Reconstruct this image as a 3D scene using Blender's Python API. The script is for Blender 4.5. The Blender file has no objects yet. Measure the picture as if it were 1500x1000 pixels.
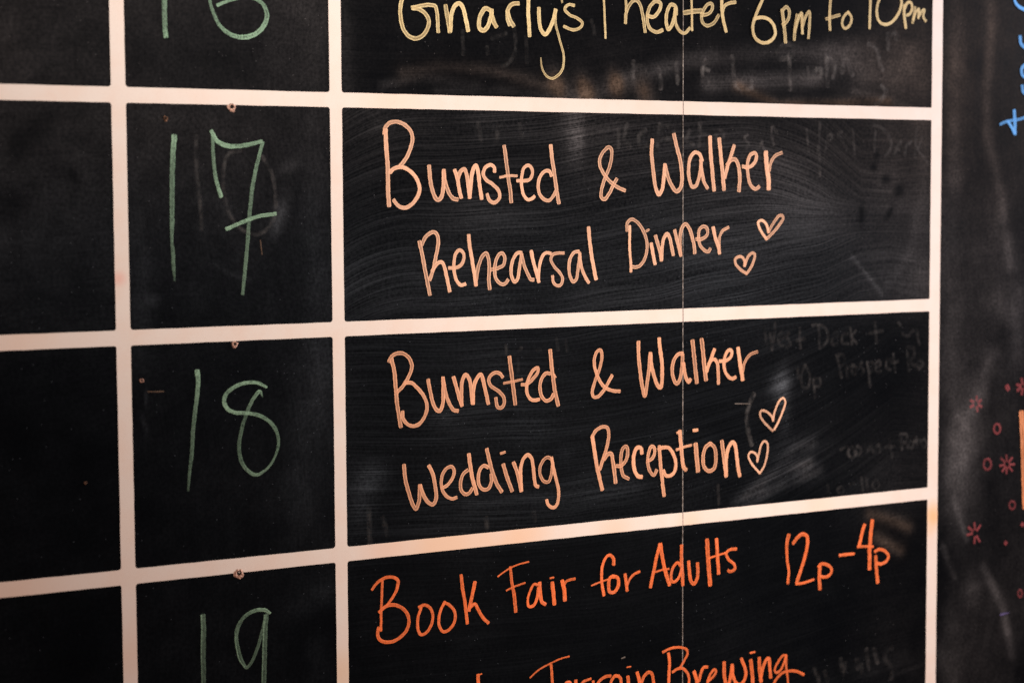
import bpy, bmesh, math, random
import numpy as np
from mathutils import Matrix, Vector

SC = bpy.context.scene
COL = SC.collection
ZC = 1.5            # height of the board's origin above the floor, metres

# ------------------------------------------------------------------ camera
CAM_LOC = [-0.66823, -1.51209, 0.10924]
CAM_ROT = [[0.873267, 0.040644, -0.485544], [-0.487209, 0.061197, -0.871138], [-0.005693, 0.997298, 0.073244]]
LENS = 66.0
GRID_X = [-0.1941, 0.0, 0.6855]

cam_data = bpy.data.cameras.new('camera')
cam_data.lens = LENS
cam_data.sensor_width = 36.0
cam_data.sensor_fit = 'HORIZONTAL'
cam_data.clip_start = 0.05
cam_data.clip_end = 50
cam_data.dof.use_dof = True
cam_data.dof.focus_distance = 1.73
cam_data.dof.aperture_fstop = 4.5
cam = bpy.data.objects.new('camera', cam_data)
M4 = Matrix(CAM_ROT).to_4x4()
M4.translation = Vector((CAM_LOC[0], CAM_LOC[1], CAM_LOC[2] + ZC))
cam.matrix_world = M4
COL.objects.link(cam)
SC.camera = cam

# ------------------------------------------------------------------ light
world = bpy.data.worlds.new('World')
SC.world = world
world.use_nodes = True
bg = world.node_tree.nodes['Background']
bg.inputs[0].default_value = (1.0, 0.36, 0.2, 1)
bg.inputs[1].default_value = 0.13

def lamp(name, loc, power, color, radius=0.09):
    d = bpy.data.lights.new(name, 'POINT')
    d.shadow_soft_size = radius; d.energy = power; d.color = color
    o = bpy.data.objects.new(name, d)
    o.location = loc
    COL.objects.link(o)
lamp('side_lamp', (1.553, -0.34, ZC + 0.41), 56.0, (0.93, 0.94, 1.03), 0.07)
lamp('pendant_lamp', (-0.04, -0.48, ZC + 0.39), 10.8, (1.0, 0.90, 0.80), 0.06)
def spot(name, loc, target, power, color, angle, blend):
    d = bpy.data.lights.new(name, 'SPOT')
    d.energy = power; d.color = color; d.shadow_soft_size = 0.06
    d.spot_size = math.radians(angle); d.spot_blend = blend
    o = bpy.data.objects.new(name, d)
    o.location = loc
    o.rotation_euler = (Vector(target) - Vector(loc)).to_track_quat('-Z', 'Y').to_euler()
    COL.objects.link(o)
spot('added_spot', (0.47, -0.56, ZC - 0.15), (0.50, 0, ZC - 0.16), 11.6, (1.0, 0.83, 0.70), 138, 0.75)  # unseen spot added, its cone shaped to leave the lower left darker

SC.view_settings.view_transform = 'Standard'
SC.view_settings.look = 'None'
SC.view_settings.exposure = 0.0
SC.view_settings.gamma = 1.0
SC.view_settings.use_curve_mapping = False

# ------------------------------------------------------------------ materials
class NT:
    """small helper round a node tree"""
    def __init__(s, name):
        s.m = bpy.data.materials.new(name); s.m.use_nodes = True
        s.t = s.m.node_tree; s.n = s.t.nodes; s.l = s.t.links
        s.n.clear()
        s.out = s.n.new('ShaderNodeOutputMaterial')
    def put(s, sock, v):
        if isinstance(v, (int, float)): sock.default_value = v
        elif isinstance(v, tuple):
            sock.default_value = v if len(v) != 3 or sock.type == 'VECTOR' else (*v, 1)
        else: s.l.new(v, sock)
    def math(s, op, a, b=0.0, c=None, clamp=False):
        n = s.n.new('ShaderNodeMath'); n.operation = op; n.use_clamp = clamp
        s.put(n.inputs[0], a); s.put(n.inputs[1], b)
        if c is not None: s.put(n.inputs[2], c)
        return n.outputs[0]
    def vec(s, x, y, z=0.0):
        n = s.n.new('ShaderNodeCombineXYZ')
        for i, v in enumerate((x, y, z)): s.put(n.inputs[i], v)
        return n.outputs[0]
    def noise(s, vec, scale, detail=3.0, rough=0.55):
        n = s.n.new('ShaderNodeTexNoise'); n.noise_dimensions = '3D'
        s.put(n.inputs['Vector'], vec); n.inputs['Scale'].default_value = scale
        n.inputs['Detail'].default_value = detail; n.inputs['Roughness'].default_value = rough
        return n.outputs[0]
    def ramp(s, v, a, b, lo=0.0, hi=1.0):
        n = s.n.new('ShaderNodeMapRange'); n.clamp = True; n.interpolation_type = 'SMOOTHSTEP'
        s.put(n.inputs[0], v)
        for i, x in enumerate((a, b, lo, hi)): n.inputs[i+1].default_value = x
        return n.outputs[0]
    def mix(s, f, a, b):
        n = s.n.new('ShaderNodeMix'); n.data_type = 'RGBA'
        s.put(n.inputs[0], f); s.put(n.inputs[6], a); s.put(n.inputs[7], b)
        return n.outputs[2]
    def attr(s, name):
        n = s.n.new('ShaderNodeAttribute'); n.attribute_name = name
        return n
    def coord(s):
        n = s.n.new('ShaderNodeTexCoord'); return n.outputs['Object']
    def sep(s, v):
        n = s.n.new('ShaderNodeSeparateXYZ'); s.l.new(v, n.inputs[0]); return n.outputs
    def bump(s, h, strength, dist):
        n = s.n.new('ShaderNodeBump'); s.put(n.inputs['Height'], h)
        n.inputs['Strength'].default_value = strength; n.inputs['Distance'].default_value = dist
        return n.outputs[0]
    def bsdf(s, col, rough, spec=0.5, normal=None):
        n = s.n.new('ShaderNodeBsdfPrincipled')
        s.put(n.inputs['Base Color'], col); s.put(n.inputs['Roughness'], rough)
        s.put(n.inputs['Specular IOR Level'], spec)
        if normal is not None: s.l.new(normal, n.inputs['Normal'])
        return n.outputs[0]
    def done(s, sh):
        s.l.new(sh, s.out.inputs[0]); return s.m

def board_material():
    t = NT('black_chalkboard_paint')
    c = t.coord()
    x, y, z = t.sep(c)
    dust_tone = t.attr('dust_tone').outputs['Fac']
    brown = t.attr('brown').outputs['Fac']
    fx = t.attr('flow_along').outputs['Fac']
    fy = t.attr('flow_across').outputs['Fac']
    fine = t.noise(t.vec(t.math('MULTIPLY', fx, 9.0), t.math('MULTIPLY', fy, 620.0)), 1.0, 3.0, 0.6)
    wide = t.noise(t.vec(t.math('MULTIPLY', fx, 4.0), t.math('MULTIPLY', fy, 110.0), 7.0), 1.0, 3.0, 0.55)
    sk = t.attr('streaky').outputs['Fac']
    cloud = t.noise(c, 7.0, 4.0, 0.6)
    patch = t.noise(c, 42.0, 5.0, 0.68)
    grit = t.noise(c, 900.0, 2.0, 0.7)
    grain = t.noise(c, 330.0, 3.0, 0.65)
    streak = t.math('MULTIPLY', t.ramp(fine, 0.32, 0.72), t.ramp(wide, 0.30, 0.72, 0.25, 1.0))
    lined = t.math('MULTIPLY_ADD', streak, 1.25, t.math('MULTIPLY', t.ramp(grain, 0.3, 0.75), 0.45))
    cloudy = t.math('MULTIPLY_ADD', t.math('MULTIPLY', t.ramp(patch, 0.25, 0.80, 0.40, 1.0), t.ramp(grain, 0.26, 0.78, 0.35, 1.0)), 1.9, t.math('MULTIPLY', streak, 0.22))
    mm = t.n.new('ShaderNodeMix'); mm.data_type = 'FLOAT'
    t.put(mm.inputs[0], sk); t.put(mm.inputs[2], cloudy); t.put(mm.inputs[3], lined)
    mottled = mm.outputs[0]
    # a thin even bloom of old chalk that never quite wipes off
    bloom = t.math('MULTIPLY', t.ramp(cloud, 0.30, 0.75, 0.35, 1.0), 0.0045)
    d = t.math('MULTIPLY', t.math('ADD', dust_tone, bloom), mottled)
    # loose specks of chalk
    vor = t.n.new('ShaderNodeTexVoronoi'); vor.feature = 'F1'
    t.l.new(c, vor.inputs['Vector']); vor.inputs['Scale'].default_value = 330.0
    speck = t.ramp(vor.outputs['Distance'], 0.10, 0.16, 1.0, 0.0)
    rnd = t.sep(vor.outputs['Color'])[0]
    dens = t.ramp(t.noise(c, 9.0, 3.0, 0.6), 0.42, 0.75, 0.985, 0.80)
    speck = t.math('MULTIPLY', speck, t.math('GREATER_THAN', rnd, dens))
    d = t.math('ADD', d, t.math('MULTIPLY', speck, 0.20), clamp=True)
    tint = t.mix(brown, (0.25, 0.305, 0.375), (0.38, 0.275, 0.21))
    col = t.mix(d, (0.0009, 0.0014, 0.0023), tint)
    rough = t.math('MULTIPLY_ADD', d, 1.2, t.math('MULTIPLY_ADD', wide, 0.14, 0.52), clamp=True)
    nrm = t.bump(t.math('MULTIPLY_ADD', grit, 0.5, fine), 0.10, 0.0006)
    return t.done(t.bsdf(col, rough, 0.016, nrm))

def tape_material():
    t = NT('off_white_line_paint')
    c = t.coord()
    n1 = t.noise(c, 26.0, 4.0, 0.6)
    n2 = t.noise(c, 420.0, 3.0, 0.6)
    n3 = t.noise(c, 9.0, 2.0, 0.5)
    col = t.mix(t.ramp(n1, 0.35, 0.75), (0.785, 0.715, 0.67), (0.785, 0.665, 0.60))
    col = t.mix(t.ramp(n3, 0.5, 0.78, 0.0, 0.35), col, (0.82, 0.70, 0.62))
    col = t.mix(t.ramp(n2, 0.50, 0.85, 0.0, 0.18), col, (0.62, 0.47, 0.38))
    # chalk stains wiped over the lines
    for (px, pz, r, amt, tint) in STAINS:
        v = t.n.new('ShaderNodeVectorMath'); v.operation = 'DISTANCE'
        t.l.new(c, v.inputs[0]); v.inputs[1].default_value = (px, 0, pz)
        jag = t.math('MULTIPLY_ADD', n1, r * 0.9, v.outputs['Value'])
        col = t.mix(t.ramp(jag, r * 0.5, r * 1.5, amt, 0.0), col, tint)
    return t.done(t.bsdf(col, 0.55, 0.3, t.bump(n2, 0.15, 0.0003)))

def chalk_material(name, col, dark, grain, strength=1.0, wiped=False, hollow=0.8):
    """liquid chalk marker: dense at the rim of a stroke, thin and streaky down its middle"""
    t = NT(name)
    al = t.attr('along').outputs['Fac']; ac = t.attr('across').outputs['Fac']
    load = t.attr('load').outputs['Fac']; dry = t.attr('dry').outputs['Fac']
    c = t.coord()
    seed = t.attr('seed').outputs['Fac']
    lines = t.noise(t.vec(t.math('MULTIPLY', al, 55.0), t.math('MULTIPLY', ac, 4.5), seed), 1.0, 3.0, 0.6)
    tooth = t.noise(c, 620.0, 3.0, 0.7)
    a2 = t.math('ABSOLUTE', ac)
    rim = t.ramp(a2, 0.30, 0.86)
    thin = t.math('MULTIPLY', t.math('SUBTRACT', 1.0, rim), dry)
    thin = t.math('MULTIPLY', thin, t.ramp(lines, 0.30, 0.66, 0.35, 1.0))
    cover = t.math('SUBTRACT', 1.0, t.math('MULTIPLY', thin, hollow))
    cover = t.math('MULTIPLY', cover, load)
    tf = t.ramp(t.math('MULTIPLY_ADD', lines, 0.55, t.math('MULTIPLY', tooth, 0.45)), 0.37, 0.56)
    # dry chalk skips the hollows of the board
    cover = t.math('MULTIPLY', cover, t.math('SUBTRACT', 1.0, t.math('MULTIPLY', t.math('SUBTRACT', 1.0, tf), grain)))
    edge = t.ramp(t.math('MULTIPLY_ADD', tooth, 0.22, a2), 0.98, 1.16, 1.0, 0.25)
    cover = t.math('MULTIPLY', cover, edge)
    if wiped:          # rubbed-out writing: no hard rim, worn away in patches
        cover = t.math('MULTIPLY', cover, t.ramp(a2, 0.1, 1.0, 1.0, 0.0))
        patch = t.noise(c, 95.0, 3.0, 0.6)
        cover = t.math('MULTIPLY', cover, t.ramp(patch, 0.36, 0.66, 0.12, 1.0))
    cover = t.math('MULTIPLY', cover, strength, clamp=True)
    body = t.mix(t.ramp(lines, 0.42, 0.60), col, dark)
    pale = tuple(min(0.96, v*0.72 + 0.26) for v in col)
    body = t.mix(t.ramp(t.noise(t.vec(t.math('MULTIPLY', al, 70.0), t.math('MULTIPLY', ac, 3.4), t.math('ADD', seed, 31.0)), 1.0, 2.0, 0.6), 0.54, 0.70, 0.0, 0.5), body, pale)
    body = t.mix(t.math('MULTIPLY', rim, 0.5), body, col)
    sh = t.bsdf(body, 0.75, 0.2, t.bump(tooth, 0.2, 0.0003))
    tr = t.n.new('ShaderNodeBsdfTransparent')
    mx = t.n.new('ShaderNodeMixShader')
    t.put(mx.inputs[0], cover); t.l.new(tr.outputs[0], mx.inputs[1]); t.l.new(sh, mx.inputs[2])
    return t.done(mx.outputs[0])

def plain(name, a, b, scale, rough=0.8):
    t = NT(name); c = t.coord()
    n = t.noise(c, scale, 4.0, 0.65)
    return t.done(t.bsdf(t.mix(t.ramp(n, 0.35, 0.65), a, b), rough, 0.2, t.bump(n, 0.4, 0.0006)))

def st(p, r, amt, tint): return (p[0], p[1], r, amt, tint)
STAINS = [st((0.686, -0.2254), 0.020, 0.85, (0.86, 0.50, 0.24)),
          st((0.6824, -0.239), 0.014, 0.45, (0.85, 0.55, 0.32)),
          st((0.102, -0.2012), 0.075, 0.7, (0.84, 0.55, 0.36)),
          st((0.1807, -0.2015), 0.045, 0.7, (0.84, 0.55, 0.36)),
          st((0.0402, -0.1984), 0.030, 0.4, (0.82, 0.52, 0.38)),
          st((0.286, -0.2039), 0.030, 0.45, (0.84, 0.58, 0.42)),
          st((0.3732, -0.205), 0.022, 0.5, (0.82, 0.60, 0.44)),
          st((0.5338, -0.2044), 0.030, 0.35, (0.84, 0.62, 0.46)),
          st((-0.1975, 0.0493), 0.010, 0.6, (0.80, 0.40, 0.34)),
          st((-0.1943, -0.267), 0.030, 0.35, (0.78, 0.55, 0.42)),
          st((-0.2899, -0.2046), 0.060, 0.4, (0.78, 0.55, 0.42)),
          st((-0.2847, 0.0008), 0.050, 0.3, (0.80, 0.58, 0.46)),
          st((0.0549, 0.1991), 0.050, 0.3, (0.84, 0.62, 0.46)),
          st((-0.0013, -0.3063), 0.030, 0.45, (0.78, 0.52, 0.30))]
MATS = {
 'board': board_material(),
 'tape': tape_material(),
 'peach':  chalk_material('peach_chalk',  (0.93, 0.56, 0.37), (0.76, 0.43, 0.29), 0.22),
 'peach2': chalk_material('deep_peach_chalk', (0.94, 0.49, 0.29), (0.74, 0.37, 0.23), 0.28),
 'cream':  chalk_material('pale_yellow_chalk', (0.90, 0.76, 0.42), (0.66, 0.47, 0.22), 0.42),
 'orange': chalk_material('orange_chalk', (0.98, 0.225, 0.066), (0.90, 0.175, 0.045), 0.55, hollow=0.4),
 'orange2': chalk_material('amber_chalk', (0.92, 0.36, 0.16), (0.80, 0.27, 0.10), 0.10),
 'green':  chalk_material('green_chalk',  (0.37, 0.63, 0.44), (0.25, 0.40, 0.29), 0.80, 1.0, hollow=0.4),
 'blue':   chalk_material('blue_chalk',   (0.13, 0.44, 0.94), (0.10, 0.36, 0.84), 0.08),
 'red':    chalk_material('red_chalk',    (0.50, 0.095, 0.105), (0.32, 0.06, 0.07), 0.6, 0.75),
 'violet': chalk_material('violet_chalk', (0.22, 0.18, 0.50), (0.16, 0.12, 0.34), 0.4),
 'scratch': chalk_material('tan_scratch', (0.42, 0.27, 0.18), (0.30, 0.19, 0.12), 0.6, 0.7),
 'dust_tone':   chalk_material('grey_chalk',   (0.55, 0.48, 0.43), (0.4, 0.35, 0.32), 0.5),
 'ghost':  chalk_material('wiped_chalk',  (0.38, 0.37, 0.37), (0.28, 0.27, 0.27), 0.6, 1.1, True),
 'raw':    plain('raw_board_core', (0.52, 0.48, 0.45), (0.17, 0.145, 0.13), 240.0),
 'torn':   plain('torn_board_fibre', (0.78, 0.52, 0.42), (0.22, 0.10, 0.07), 700.0),
 'fray':   plain('dark_board_fibre', (0.30, 0.16, 0.10), (0.05, 0.03, 0.02), 700.0),
 'pit_shade':    plain('painted_hole_shade', (0.012, 0.006, 0.004), (0.004, 0.002, 0.002), 500.0),
}

# ------------------------------------------------------------------ helpers
def link(name, me, mat, parent=None, label=None):
    o = bpy.data.objects.new(name, me); COL.objects.link(o)
    if mat: me.materials.append(mat)
    if parent: o.parent = parent
    if label: o['label'] = label
    return o

# board plane: X to the right, Z up, y = -height above the painted face
BOARD = bpy.data.objects.new('chalkboard', None)
BOARD.location = (0, 0, ZC)
BOARD['label'] = 'black chalkboard calendar with off-white grid lines and coloured chalk handwriting'
BOARD['category'] = 'chalkboard'
COL.objects.link(BOARD)

SEAM_L, SEAM_R = 0.36478, 0.36528          # two sheets butted together
TOP, BOTTOM = 0.84, -1.22
X0, X1 = SEAM_L - 1.22, SEAM_R + 1.22

# ------------------------------------------------------------------ wiped chalk and painted tint on the sheets
def seg_dist(X, Z, pts):
    d = np.full(X.shape, 9.0)
    for (ax, az), (bx, bz) in zip(pts[:-1], pts[1:]):
        vx, vz = bx-ax, bz-az
        tt = np.clip(((X-ax)*vx + (Z-az)*vz) / (vx*vx+vz*vz+1e-12), 0, 1)
        d = np.minimum(d, np.hypot(X-ax-tt*vx, Z-az-tt*vz))
    return d
def stroke(X, Z, w, *pts): return np.exp(-(seg_dist(X, Z, list(pts))/w)**2)
def blob(X, Z, p, rx, rz, ang=0.0):
    c, s = math.cos(math.radians(ang)), math.sin(math.radians(ang))
    u = (X-p[0])*c + (Z-p[1])*s; v = -(X-p[0])*s + (Z-p[1])*c
    return np.exp(-((u/rx)**2 + (v/rz)**2))
def vnoise(X, Z, f, seed):
    """smooth value noise, one octave"""
    rs = np.random.RandomState(seed); tab = rs.rand(64, 64)
    x, z = X*f + 31.3, Z*f + 17.7
    i, j = np.floor(x).astype(int), np.floor(z).astype(int)
    a, b = x-i, z-j
    a = a*a*(3-2*a); b = b*b*(3-2*b)
    g = lambda p, q: tab[p % 64, q % 64]
    return (g(i,j)*(1-a)+g(i+1,j)*a)*(1-b) + (g(i,j+1)*(1-a)+g(i+1,j+1)*a)*b

def dirt_and_tint(X, Z):
    S = lambda w, *p: stroke(X, Z, w, *p)
    B = lambda p, rx, rz, a=0: blob(X, Z, p, rx, rz, a)
    n1 = vnoise(X, Z, 14, 1); n2 = vnoise(X, Z, 40, 2); n3 = vnoise(X, Z, 90, 3)
    ed = 0.25 + 0.9*n2 + 0.4*n3
    d = 0.007*n1 + 0.004*n2
    br = 0.08*n1 + 0.35/(1+np.exp(-(Z-0.12)/0.03)) + 0.40/(1+np.exp(-(X-0.60)/0.05))  # colour of reflected light painted in: browner at the top and right
    sg = lambda v: 1/(1+np.exp(-np.clip(v, -30, 30)))
    left = 1-sg((X+0.003)/0.003)
    d += left*(0.017*sg((Z-0.13)/0.045) + 0.004*sg((Z-0.0)/0.03))*(0.6+0.8*n1)  # left columns turn paler towards the top
    body = (1-left)*(1-sg((X-0.69)/0.003))
    r16 = sg((Z-0.2)/0.002); r17 = sg(Z/0.002)*(1-r16); r18 = sg((Z+0.21)/0.002)*(1-sg(Z/0.002))
    d += body*(0.003*r16 + r17*(0.021 + 0.006*sg((X-0.2)/0.1)) + 0.014*r18*(1-sg((X-0.42)/0.06)))*(0.7+0.6*n1)
    smear = vnoise(X*0.45 + 0.5*Z, Z - 0.12*X, 34, 51)*vnoise(X, Z, 11, 52)
    d += body*(0.050*r17 + 0.022*r18)*np.clip(smear - 0.18, 0, 1)
    # --- free strip to the right of the calendar
    right = 1/(1+np.exp(-(X-0.705)/0.004))
    d += right*(0.003 + 0.011*sg((Z-0.05)/0.1) + 0.018*n1*n1 + 0.006*n2)  # strip turns paler towards the top
    d += 0.055*ed*S(0.013, (0.7082, 0.3337), (0.7093, 0.134)) + 0.055*ed*S(0.007, (0.7597, 0.3363), (0.7615, 0.2897), (0.7557, 0.2354), (0.7576, 0.1776), (0.7793, 0.1121), (0.7915, 0.0384))
    d += 0.03*S(0.020, (0.6993, 0.1052), (0.7069, -0.0833)) + 0.12*ed*B((0.7254, -0.1652), 0.022, 0.055) + 0.06*ed*S(0.010, (0.7174, -0.1425), (0.7554, -0.0932), (0.7666, -0.0568))
    d += 0.06*ed*S(0.0035, (0.7155, -0.2072), (0.7346, -0.2548)) + 0.05*ed*S(0.006, (0.7587, -0.2871), (0.7894, -0.3355), (0.8025, -0.3903)) + 0.04*ed*S(0.004, (0.7627, -0.2912), (0.7852, -0.3275), (0.7959, -0.3629))
    d += 0.06*ed*B((0.7754, 0.0019), 0.02, 0.014) + 0.05*ed*B((0.8036, -0.0212), 0.012, 0.05) + 0.05*ed*B((0.7443, -0.3118), 0.012, 0.016) + 0.04*ed*B((0.7161, -0.3796), 0.02, 0.04)
    d += 0.04*ed*S(0.0035, (0.7009, -0.2591), (0.7078, -0.2731), (0.7178, -0.2941))
    # --- top row
    d += 0.05*ed*S(0.008, (0.2491, 0.2031), (0.3098, 0.2289), (0.3725, 0.2463), (0.4456, 0.2553), (0.5739, 0.261))
    d += 0.11*ed*B((0.5758, 0.25), 0.045, 0.022) + 0.08*ed*S(0.008, (0.3966, 0.2247), (0.5304, 0.2323))
    d += 0.07*ed*B((0.646, 0.2536), 0.03, 0.05) + 0.06*ed*S(0.005, (0.4292, 0.2229), (0.4793, 0.2066), (0.6192, 0.2123)) + 0.05*ed*S(0.004, (0.5743, 0.221), (0.6512, 0.2059))
    for p, a in (((0.2233, 0.219), 0.07), ((0.2551, 0.2147), 0.06), ((0.2884, 0.2193), 0.06), ((0.3207, 0.2137), 0.09)):
        q = ed*B(p, 0.009, 0.014, 25); d += 1.6*a*q; br += 0.9*q
    br += 0.6*S(0.006, (0.4292, 0.2216), (0.4793, 0.2053), (0.6192, 0.2095))
    d += 0.034*ed*S(0.005, (0.0652, 0.2257), (0.0992, 0.2322), (0.1548, 0.2302), (0.205, 0.2197), (0.2566, 0.2096))
    d += 0.022*ed*S(0.004, (0.0451, 0.2138), (0.0855, 0.2227), (0.1406, 0.2162)) + 0.022*ed*S(0.004, (0.099, 0.2097), (0.1618, 0.2124), (0.2122, 0.208))
    br += 0.3*S(0.010, (0.0652, 0.2257), (0.0992, 0.2322), (0.1548, 0.2302), (0.205, 0.2179))
    d += 0.02*B((0.0099, 0.2395), 0.008, 0.05)
    # --- 17 row
    nose = B((0.5011, 0.1145), 0.070, 0.030, -24)*(1-sg((X - (0.5754, 0.1059)[0])/0.006))
    d += 0.070*nose + 0.020*B((0.4465, 0.0525), 0.16, 0.08) + 0.014*B((0.3331, 0.1659), 0.12, 0.05)
    cut = 1/(1+np.exp((X-(0.2535, 0.1778)[0])/0.002))
    d += 0.11*ed*cut*B((0.246, 0.1752), 0.015, 0.026) + 0.05*ed*B((0.2475, 0.1663), 0.006, 0.007)
    d += 0.025*ed*B((0.0216, 0.1817), 0.022, 0.018) + 0.04*B((0.6679, 0.1339), 0.010, 0.09)
    d += 0.07*S(0.0022, (0.5723, 0.0543), (0.594, 0.0342), (0.6151, 0.0124)) + 0.035*ed*B((0.6536, 0.0235), 0.022, 0.03)
    d += 0.022*ed*B((0.6203, 0.1162), 0.06, 0.07)
    d += 0.025*S(0.006, (0.6573, 0.0912), (0.6532, 0.0556), (0.6213, 0.0243)) + 0.03*ed*B((0.6219, 0.1373), 0.018, 0.035)
    d += 0.02*ed*S(0.012, (0.0446, 0.1779), (0.2868, 0.177)) + 0.02*ed*B((0.1569, 0.0218), 0.02, 0.008)
    # --- 18 row
    d += 0.13*ed*B((0.4826, -0.0739), 0.012, 0.010, 30) + 0.07*ed*B((0.4879, -0.0928), 0.008, 0.03)
    fan = ed*(S(0.006, (0.4291, -0.1893), (0.4729, -0.1659), (0.5212, -0.1556)) + 0.7*S(0.006, (0.4434, -0.1892), (0.4901, -0.1749), (0.5335, -0.1656)) + 0.5*S(0.006, (0.4814, -0.1548), (0.5028, -0.1389), (0.5245, -0.1369)))
    d += 0.10*fan
    d += 0.06*ed*B((0.0315, -0.133), 0.013, 0.012) + 0.04*ed*B((0.0207, -0.1456), 0.012, 0.03) + 0.025*ed*B((0.2299, -0.1286), 0.010, 0.008)
    d += 0.035*ed*B((0.1045, -0.0872), 0.018, 0.010) + 0.025*ed*B((0.1885, -0.1078), 0.03, 0.02)
    d += 0.015*B((0.6237, -0.1795), 0.06, 0.05) + 0.02*S(0.010, (0.1305, -0.1658), (0.3094, -0.1635))
    br += 0.15*fan
    # --- 19 row
    d += 0.07*ed*S(0.006, (0.6003, -0.2151), (0.6242, -0.2207), (0.6541, -0.2342)) + 0.075*ed*S(0.006, (0.6106, -0.2405), (0.6413, -0.2578))
    br += 0.6*S(0.010, (0.6003, -0.2151), (0.6522, -0.2341)) + 0.6*S(0.010, (0.606, -0.24), (0.6432, -0.258))
    d += 0.02*ed*B((0.6168, -0.3856), 0.05, 0.02) + 0.02*S(0.002, (0.6354, -0.3902), (0.6873, -0.382))
    # --- date column
    d += 0.08*ed*B((-0.0548, 0.0987), 0.006, 0.016, -20) + 0.018*B((-0.0205, 0.0972), 0.012, 0.12) + 0.016*B((-0.179, 0.042), 0.01, 0.06)
    d += 0.025*ed*B((-0.0466, 0.1414), 0.012, 0.006, 20) + 0.02*ed*S(0.002, (-0.116, 0.0606), (-0.1009, 0.0516), (-0.0825, 0.0453))
    d += 0.022*B((-0.0207, -0.0519), 0.018, 0.05) + 0.014*B((-0.038, -0.1289), 0.02, 0.05) + 0.022*ed*B((-0.0331, -0.2382), 0.03, 0.012, 15) + 0.015*ed*B((-0.0241, -0.2881), 0.012, 0.02)
    d += 0.05*ed*B((-0.1757, -0.0511), 0.0012, 0.006) + 0.04*ed*B((-0.1773, -0.0733), 0.0015, 0.008, 15) + 0.025*ed*B((-0.1675, 0.0303), 0.006, 0.005)
    d += 0.020*n1*B((-0.1005, 0.2472), 0.12, 0.06)
    # --- left column, blotchy
    d += 0.018*n1*B((-0.2584, 0.1761), 0.12, 0.12)
    # --- damp finger spots wiped clean
    for p, rx, rz, a in (((0.6053, 0.1562), .004, .004, 0), ((0.6019, 0.1443), .005, .005, 0), ((0.6183, 0.1317), .0065, .0065, 0), ((0.6358, 0.1197), .0075, .0065, 20), ((0.6232, 0.0972), .008, .0035, 50), ((0.5862, 0.096), .004, .012, 0),
                         ((-0.2585, 0.1734), .018, .010, 40), ((-0.2864, 0.1105), .016, .014, 0), ((-0.2332, 0.134), .006, .006, 0), ((-0.2781, 0.1568), .008, .012, 0), ((0.1705, -0.0856), .006, .004, 0)):
        d *= 1 - (0.78 if p[0] > 0.4 else 0.55)*np.clip(1.3*blob(X, Z, p, rx, rz, a), 0, 1)
    return np.clip(1.5*d, 0, 0.6), np.clip(br, 0, 1)

def flow(X, Z):
    """direction field of the wiping cloth: 'across' runs over the streaks"""
    w = 0.010*np.sin(X*9 + 3*Z) + 0.014*(vnoise(X, Z, 5, 11)-.5) + 0.004*(vnoise(X, Z, 17, 12)-.5)
    across = Z + w - 0.04*X
    along = X.copy()
    row17 = (Z < 0.198) & (Z > -0.005)
    p = (0.4255, 0.1067); u = np.clip(X-p[0], 0, 0.16)
    lift = np.clip((Z-(0.5622, 0.0934)[1])/0.02, -1, 1)
    lift = np.where(lift < 0, 0.45*lift, lift)
    across = across + row17*(2.4*u*u)*lift + row17*(u/0.16)*0.010*(vnoise(X, Z, 22, 41)-.5)
    p = (0.0843, 0.1085); u = np.clip(p[0]-X, 0, 0.12)
    across = across + row17*(4.0*u*u)
    row18 = (Z < -0.017) & (Z > -0.225)
    p = (0.4306, -0.1305); u = np.clip(X-p[0], 0, 0.2)
    across = across - row18*1.6*u*u
    side = (X > 0.70) | ((X < -0.006) & (X > -0.19))
    w2 = 0.02*(vnoise(X, Z, 6, 21)-.5) + 0.02*np.sin(Z*7)
    across = np.where(side, X + w2, across); along = np.where(side, Z, along)
    sg = lambda v: 1/(1+np.exp(-np.clip(v, -30, 30)))
    st = sg(X/0.003)*(1-sg((X-0.69)/0.003))                      # brushed look only in the wide event column
    st = st*(1-0.75*sg((Z-0.2)/0.003))*(1-0.45*sg((-0.21-Z)/0.003))*(1-0.6*sg((X-0.60)/0.03))
    return along, across, 0.10 + 0.85*st

def axis(a, b, fa, fb, step):
    """coarse far away, fine where the photograph looks"""
    fa, fb = max(a, fa), min(b, fb)
    out = [np.linspace(fa, fb, max(2, int((fb-fa)/step)))]
    if fa > a: out.insert(0, np.linspace(a, fa, 9)[:-1])
    if fb < b: out.append(np.linspace(fb, b, 9)[1:])
    return np.concatenate(out)

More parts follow.
